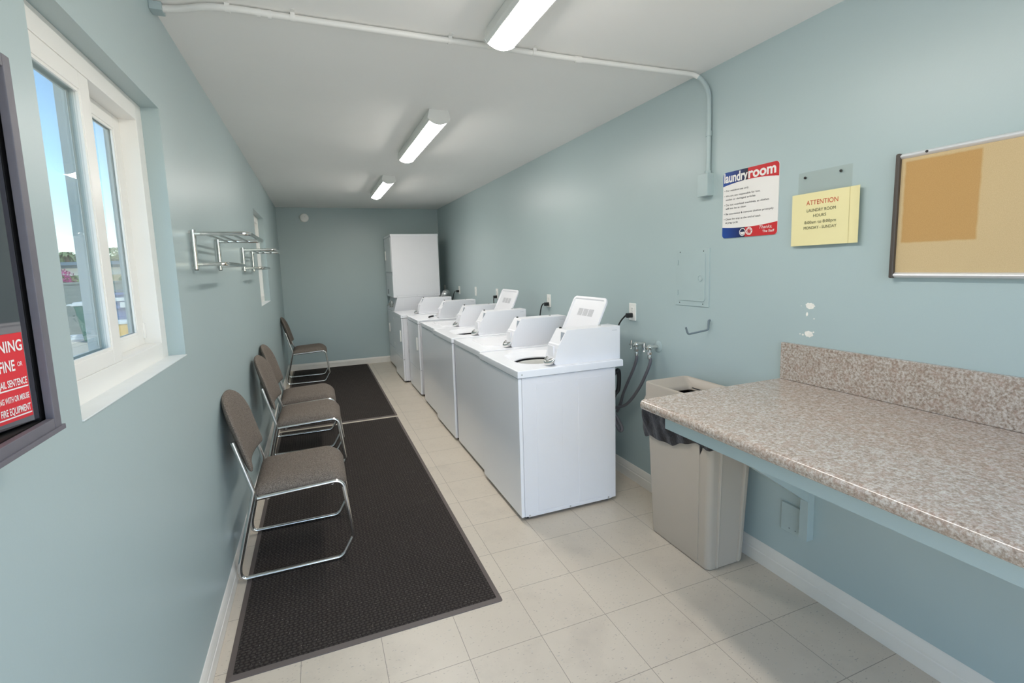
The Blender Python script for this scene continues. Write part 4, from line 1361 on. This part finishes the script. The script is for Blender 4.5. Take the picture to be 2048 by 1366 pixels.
def sleeve_edge(xa, xb, seed):
    rnd = random.Random(seed)
    bm = bmesh.new()
    g = [[bm.verts.new((xa + (xb - xa) * i / 3, -.003 + (PH + .006) * j / 14, pz(min(PW, max(0, xa))) + .003 + rnd.uniform(0, .0035) * (i > 0))) for i in range(4)] for j in range(15)]
    for j in range(14):
        for i in range(3): bm.faces.new((g[j][i], g[j][i + 1], g[j + 1][i + 1], g[j + 1][i]))
    build('plastic_sleeve', bm, 'sleeve', NP)
sleeve_edge(PW - .010, PW + .013, 5); sleeve_edge(.006, -.008, 6)
bm = bmesh.new(); box(bm, PW * .862, PW * .8645, 0, PH, pz(PW * .86) + .0006, pz(PW * .86) + .0014); build('fold_line', bm, 'paperfold', NP)

# bulletin board ---------------------------------------------------
BB = thing('bulletin_board', 'cork bulletin board with aluminium rails and dark side rail', 'bulletin board', (0, 0, 0))
by0, by1, bz0, bz1 = -1.42, -.506, 1.417, 1.848
xb_ = XR - .020
bm = bmesh.new(); box(bm, XR - .016, XR, by0, by1 - .005, bz0 + .004, bz1 - .004); build('cork_panel', bm, 'cork', BB)
for z0, z1 in ((bz1 - .0185, bz1), (bz0, bz0 + .0185)):
    bm = bmesh.new()
    n = 8
    pr = [(XR, z0), (XR, z1)] + [(XR - .016 - .010 * math.sin(PI * k / n), z1 - (z1 - z0) * k / n) for k in range(n + 1)]
    prism(bm, pr, 'y', by0, by1 - .012); build('aluminium_rail', bm, 'alu', BB)
bm = bmesh.new(); box(bm, XR - .029, XR, by1 - .014, by1, bz0 - .002, bz1 + .002, .005, 3); e = build('side_rail', bm, 'darkplastic', BB); e['label'] = 'dark plastic side rail'
bm = bmesh.new(); lathe(bm, [(.0042, 0), (.004, .002), (0, .003)], mat_to((XR - .0255, -.598, bz1 - .0085), (-1, 0, 0)), 12); build('screw', bm, 'slot', BB)

# access panel -----------------------------------------------------
AP = thing('access_panel', 'small square access hatch painted teal like the wall', 'access panel', (0, 0, 0))
bm = bmesh.new(); box(bm, XR - .0045, XR + .001, .366, .621, 1.247, 1.563, .0015); build('panel_frame', bm, 'wallpaint', AP)
bm = bmesh.new(); prism(bm, rrect(.392, .590, 1.276, 1.536, [.018, .006, .006, .006], 6), 'x', XR - .0085, XR - .0035, .0012); hd = build('hatch_door', bm, 'wallpaint', AP)
bm = bmesh.new(); tube(bm, [(XR - .0095, .425 + .015 * math.cos(2 * PI * k / 24), 1.403 + .016 * math.sin(2 * PI * k / 24)) for k in range(24)], .0022, 8, closed=True)
lathe(bm, [(.012, 0), (.012, .002), (0, .003)], mat_to((XR - .0085, .425, 1.403), (-1, 0, 0)), 20); build('latch_ring', bm, 'wallpaint', hd)
for z in (1.32, 1.49):
    bm = bmesh.new(); tube(bm, [(XR - .0075, .601, z - .014), (XR - .0075, .601, z + .014)], .0028, 8); build('hinge', bm, 'wallpaint', AP)
for y, z in ((.408, 1.549), (.586, 1.549), (.408, 1.262), (.586, 1.262)):
    bm = bmesh.new(); lathe(bm, [(.0035, 0), (.003, .0008), (0, .001)], mat_to((XR - .0045, y, z), (-1, 0, 0)), 10)
    build('screw', bm, 'slot', AP)

# wall hook --------------------------------------------------------
bm = bmesh.new()
tube(bm, fillet([(XR + .001, .358, 1.178), (XR - .010, .358, 1.178), (XR - .013, .358, 1.127), (1.372, .366, 1.112), (1.358, .367, 1.150)], [0, .008, .012, .014, 0], 6), .0052, 10)
tag(build('wall_hook', bm, 'cordsteel'), 'grey bent metal rod hook on the wall below the access hatch', 'hook')

# ------------------------------------------------------------------ OUTDOORS
GZ = -.20
tag(build('ground_outside', B((-60, XO, -40, 90, GZ - .2, GZ), (XO, 30, -40, YB - .15, GZ - .2, GZ)), 'concrete'), 'sunlit pale concrete yard outside', 'ground', kind='structure')
tag(build('boundary_wall', B((-14, -2.9, 16.0, 16.2, GZ, 1.37), (-14, -2.9, 15.97, 16.23, 1.37, 1.43)), 'cmu'), 'grey block wall across the yard outside the window', 'wall', kind='structure')
tag(build('curb_outside', B((-14, -2.9, 15.2, 15.5, GZ, GZ + .14), bev=.02), 'curb'), 'low white curb in front of the block wall', 'curb', kind='structure')
tag(build('added_bright_wall', B((-2.6, XO - .02, 9.0, 9.4, GZ, 4.2)), 'stucco'), 'added white stucco wall to brighten the narrow window', 'wall', kind='structure')  # invented wall, added so the narrow window looks bright white

gb = thing('wheeled_bin', 'green wheeled bin outside by the block wall', 'bin', (-6.2, 14.6, GZ))
bm = bmesh.new(); shell(bm, [[(a, b, z) for a, b in rrect(-w, w, -w, w, .04, 3)] for w, z in ((.21, .04), (.30, .95), (.31, .97), (.31, 1.0))], True, True); build('bin_body', bm, 'green_bin', gb)
bm = bmesh.new(); prism(bm, [(-.36, 1.0), (.34, 1.0), (.32, 1.07), (-.30, 1.10)], 'y', -.33, .33, .01); tube(bm, [(-.45, -.28, 1.03), (-.45, .28, 1.03)], .02, 8); tube(bm, [(-.45, -.26, 1.03), (-.3, -.26, 1.03)], .015, 6); tube(bm, [(-.45, .26, 1.03), (-.3, .26, 1.03)], .015, 6)
build('bin_lid', bm, 'curb', gb)
for y in (-.24, .24):
    bm = bmesh.new(); lathe(bm, [(0.02, -.03), (.12, -.03), (.12, .03), (.02, .03)], mat_to((.24, y, .12), (0, 1, 0)), 20); build('wheel', bm, 'black', gb)

dp = thing('dumpster', 'blue steel dumpster outside behind the yellow block', 'dumpster', (-4.55, 14.2, GZ))
bm = bmesh.new(); prism(bm, [(-.95, .62), (.95, .62), (1.02, 1.34), (-1.02, 1.34)], 'y', -.7, .7, .02)
for z in (.64, .92, 1.27): box(bm, -1.06, 1.06, -.75, .75, z, z + .07, .01)
build('dumpster_body', bm, 'bluesteel', dp)
bm = bmesh.new(); box(bm, -1.04, 1.04, -.74, .74, 1.34, 1.39, .02); build('dumpster_lid', bm, 'roof', dp)
bm = bmesh.new()
box(bm, -.76, -.56, -.765, -.745, 1.12, 1.21); build('paper_sticker', bm, 'curb', dp)
bm = bmesh.new(); box(bm, -.66, -.52, -.765, -.745, .95, 1.09); build('paper_sticker', bm, 'curb', dp)
bm = bmesh.new(); box(bm, -.85, .85, -.6, .6, .10, .61, .02); build('dumpster_base', bm, 'rust', dp)
for x in (-.7, .7):
    for y in (-.5, .5):
        bm = bmesh.new(); lathe(bm, [(0.02, -.03), (.09, -.03), (.09, .03), (.02, .03)], mat_to((x, y, .09), (0, 1, 0)), 16); build('wheel', bm, 'black', dp)
bm = bmesh.new(); tube(bm, [(-6.6, 15.85, 1.30), (-3.4, 15.75, GZ + .15)], .035, 8)
tag(build('wood_pole', bm, 'wood'), 'wooden pole leaning along the block wall above the dumpster', 'pole')

yb2 = thing('parking_block', 'yellow block with a white top outside the open sash', 'block', (-4.80, 12.6, GZ))
bm = bmesh.new(); box(bm, -.42, .42, -.22, .22, 0, .60, .02); build('block_body', bm, 'yellow', yb2)
bm = bmesh.new(); box(bm, -.45, .45, -.25, .25, .60, .68, .02); build('block_cap', bm, 'curb', yb2)

hs = thing('neighbour_house', 'low white house with dark eave beyond the block wall', 'house', (-17.0, 42.0, GZ))
bm = bmesh.new(); box(bm, -12, 12, 0, 8, 0, 2.55); build('house_wall', bm, 'stucco', hs)
bm = bmesh.new(); box(bm, -12.6, 12.6, -.8, 8.8, 2.52, 2.72, .03); prism(bm, [(-1.0, 2.72), (9, 2.72), (4, 3.1)], 'x', -12.6, 12.6); build('house_roof', bm, 'roof', hs)
for x in (-6.5, -1.5, 2.2, 7.0):
    bm = bmesh.new(); box(bm, x, x + 1.3, -.03, .05, 1.0, 2.0); build('house_window', bm, 'darkpane', hs)

def foliage(name, mat, blobs, leaf, count, seed, parent=None):
    rnd = random.Random(seed)
    bm = bmesh.new()
    for _ in range(count):
        cx, cy, cz, rx, ry, rz = blobs[rnd.randrange(len(blobs))]
        while True:
            p = Vector((rnd.uniform(-1, 1), rnd.uniform(-1, 1), rnd.uniform(-1, 1)))
            if .25 < p.length < 1: break
        p = p.normalized() * (p.length ** .4)
        c = Vector((cx + p.x * rx, cy + p.y * ry, cz + p.z * rz))
        d = Vector((rnd.uniform(-1, 1), rnd.uniform(-1, 1), rnd.uniform(-.6, .8))).normalized()
        s = d.orthogonal().normalized() * leaf * rnd.uniform(.25, .5)
        d *= leaf * rnd.uniform(.6, 1.2)
        bm.faces.new([bm.verts.new(c - d), bm.verts.new(c + s), bm.verts.new(c + d), bm.verts.new(c - s)])
    return build(name, bm, mat, parent)
def tree(x, y, blobs, hgt, mat, leaf, cnt, seed, label):
    root = thing('tree', label, 'tree', (x, y, GZ), group='trees beyond the house')
    foliage('crown', mat, blobs, leaf, cnt, seed, root)
    bm = bmesh.new(); tube(bm, spline([(0, 0, 0), (.1, 0, hgt * .4), (0, .1, hgt * .75), (.1, 0, hgt)], 5), [.35 - .012 * i for i in range(16)], 10); build('trunk', bm, 'trunk', root)
tree(-22.2, 55, [(-1.2, 0, 3.5, 2.2, 1.6, .85), (1.4, 0, 3.3, 2.0, 1.6, .8), (0, .5, 2.9, 3.2, 1.6, .7)], 3.3, 'leaf2', .13, 9000, 11, 'dark bushy tree beyond the white house, behind the inner pane')
tree(-20.4, 62, [(0, 0, 4.0, 2.2, 1.6, 1.0), (1.8, 0, 3.7, 2.0, 1.6, .9), (-1.6, .5, 3.4, 2.4, 1.6, .8)], 3.8, 'leaf1', .13, 9000, 12, 'olive green tree beyond the white house, behind the outer pane')
pt = thing('palm_tree', 'small palm silhouette above the dark tree outside', 'palm tree', (-20.8, 51.9, GZ))
bm = bmesh.new(); tube(bm, [(0, 0, 0), (.05, 0, 2), (0, 0, 4.0)], [.2, .17, .15], 10); build('trunk', bm, 'trunk', pt)
bm = bmesh.new()
rnd = random.Random(21)
for k in range(26):
    a = rnd.uniform(0, 2 * PI); e = rnd.uniform(-.2, 1.1); L = rnd.uniform(.5, .75)
    prev = None
    for t in range(6):
        f = t / 5
        c = Vector((math.cos(a) * L * f, math.sin(a) * L * f, 4.0 + L * (e * f - 1.0 * f * f)))
        w = .13 * math.sin(PI * min(1, f * .9 + .1)); s = Vector((-math.sin(a), math.cos(a), 0)) * w
        cur = (bm.verts.new(c - s), bm.verts.new(c + s))
        if prev: bm.faces.new((prev[0], prev[1], cur[1], cur[0]))
        prev = cur
build('fronds', bm, 'leaf2', pt)
bv = thing('bougainvillea_bush', 'bush with magenta flowers behind the block wall', 'bush', (-7.7, 17.2, GZ))
foliage('leaves', 'leaf3', [(-1.2, 0, 1.55, 1.5, .5, .45), (.3, 0, 1.45, .9, .5, .38)], .05, 6000, 31, bv)
foliage('flowers', 'pink', [(-.35, -.15, 1.80, .62, .4, .28), (-1.6, -.1, 1.75, .6, .4, .26), (.15, -.2, 1.55, .3, .4, .2)], .05, 2200, 32, bv)
bm = bmesh.new(); tube(bm, [(0, 0, 0), (.05, 0, .7), (-.1, 0, 1.3)], [.05, .04, .03], 8); build('stem', bm, 'trunk', bv)
hg = thing('hedge', 'clipped green hedge behind the block wall by the dumpster', 'hedge', (-4.9, 17.4, GZ))
foliage('leaves', 'leaf3', [(-.3, 0, 1.62, 1.25, .5, .36), (.7, 0, 1.60, 1.0, .5, .36)], .045, 7000, 33, hg)
bm = bmesh.new(); tube(bm, [(0, 0, 0), (.03, 0, .8), (-.05, 0, 1.5)], [.05, .04, .03], 8); build('stem', bm, 'trunk', hg)

# ------------------------------------------------------------------ SKY, SUN, CAMERA
w = bpy.data.worlds.new('sky'); scene.world = w; w.use_nodes = True
nt = w.node_tree; bg = nt.nodes['Background']
sky = nt.nodes.new('ShaderNodeTexSky'); sky.sky_type = 'NISHITA'
sky.sun_disc = False; sky.sun_elevation = math.radians(58); sky.sun_rotation = math.radians(150); sky.altitude = 50
sky.air_density = 0.95; sky.dust_density = 0.1; sky.ozone_density = 1.0
nt.links.new(sky.outputs[0], bg.inputs[0]); bg.inputs[1].default_value = 0.33
sl = bpy.data.lights.new('sun', 'SUN'); sl.energy = 3.4; sl.angle = math.radians(.6); sl.color = (1.0, .97, .92)
so = bpy.data.objects.new('sun', sl); COL.objects.link(so)
so.rotation_euler = Vector((-.30, .50, -.81)).to_track_quat('-Z', 'Y').to_euler()

cam = bpy.data.cameras.new('camera'); co = bpy.data.objects.new('camera', cam); COL.objects.link(co)
R = Matrix(((0.93223302, -0.36047344, -0.03163066), (-0.0719745, -0.09904843, -0.99247624), (0.35462835, 0.92749572, -0.11828111)))
cw = R.transposed() @ Matrix(((1, 0, 0), (0, -1, 0), (0, 0, -1)))
co.matrix_world = Matrix.Translation((-0.450625, -1.62515, 1.503051)) @ cw.to_4x4()
cam.sensor_fit = 'HORIZONTAL'; cam.sensor_width = 36.0
cam.lens = 956.357 * 36.0 / 2048.0
cam.shift_x = 22.32 / 2048.0
cam.shift_y = -36.777 / 2048.0
cam.clip_start = .02; cam.clip_end = 400
scene.camera = co
scene.view_settings.view_transform = 'Standard'
scene.view_settings.look = 'None'
scene.view_settings.gamma = 1.0
scene.view_settings.exposure = 0.85
scene.view_settings.use_curve_mapping = False
scene.cycles.use_denoising = True
scene.cycles.max_bounces = 12
scene.cycles.diffuse_bounces = 6
scene.cycles.glossy_bounces = 4
scene.cycles.transparent_max_bounces = 12
scene.cycles.sample_clamp_indirect = 6.0
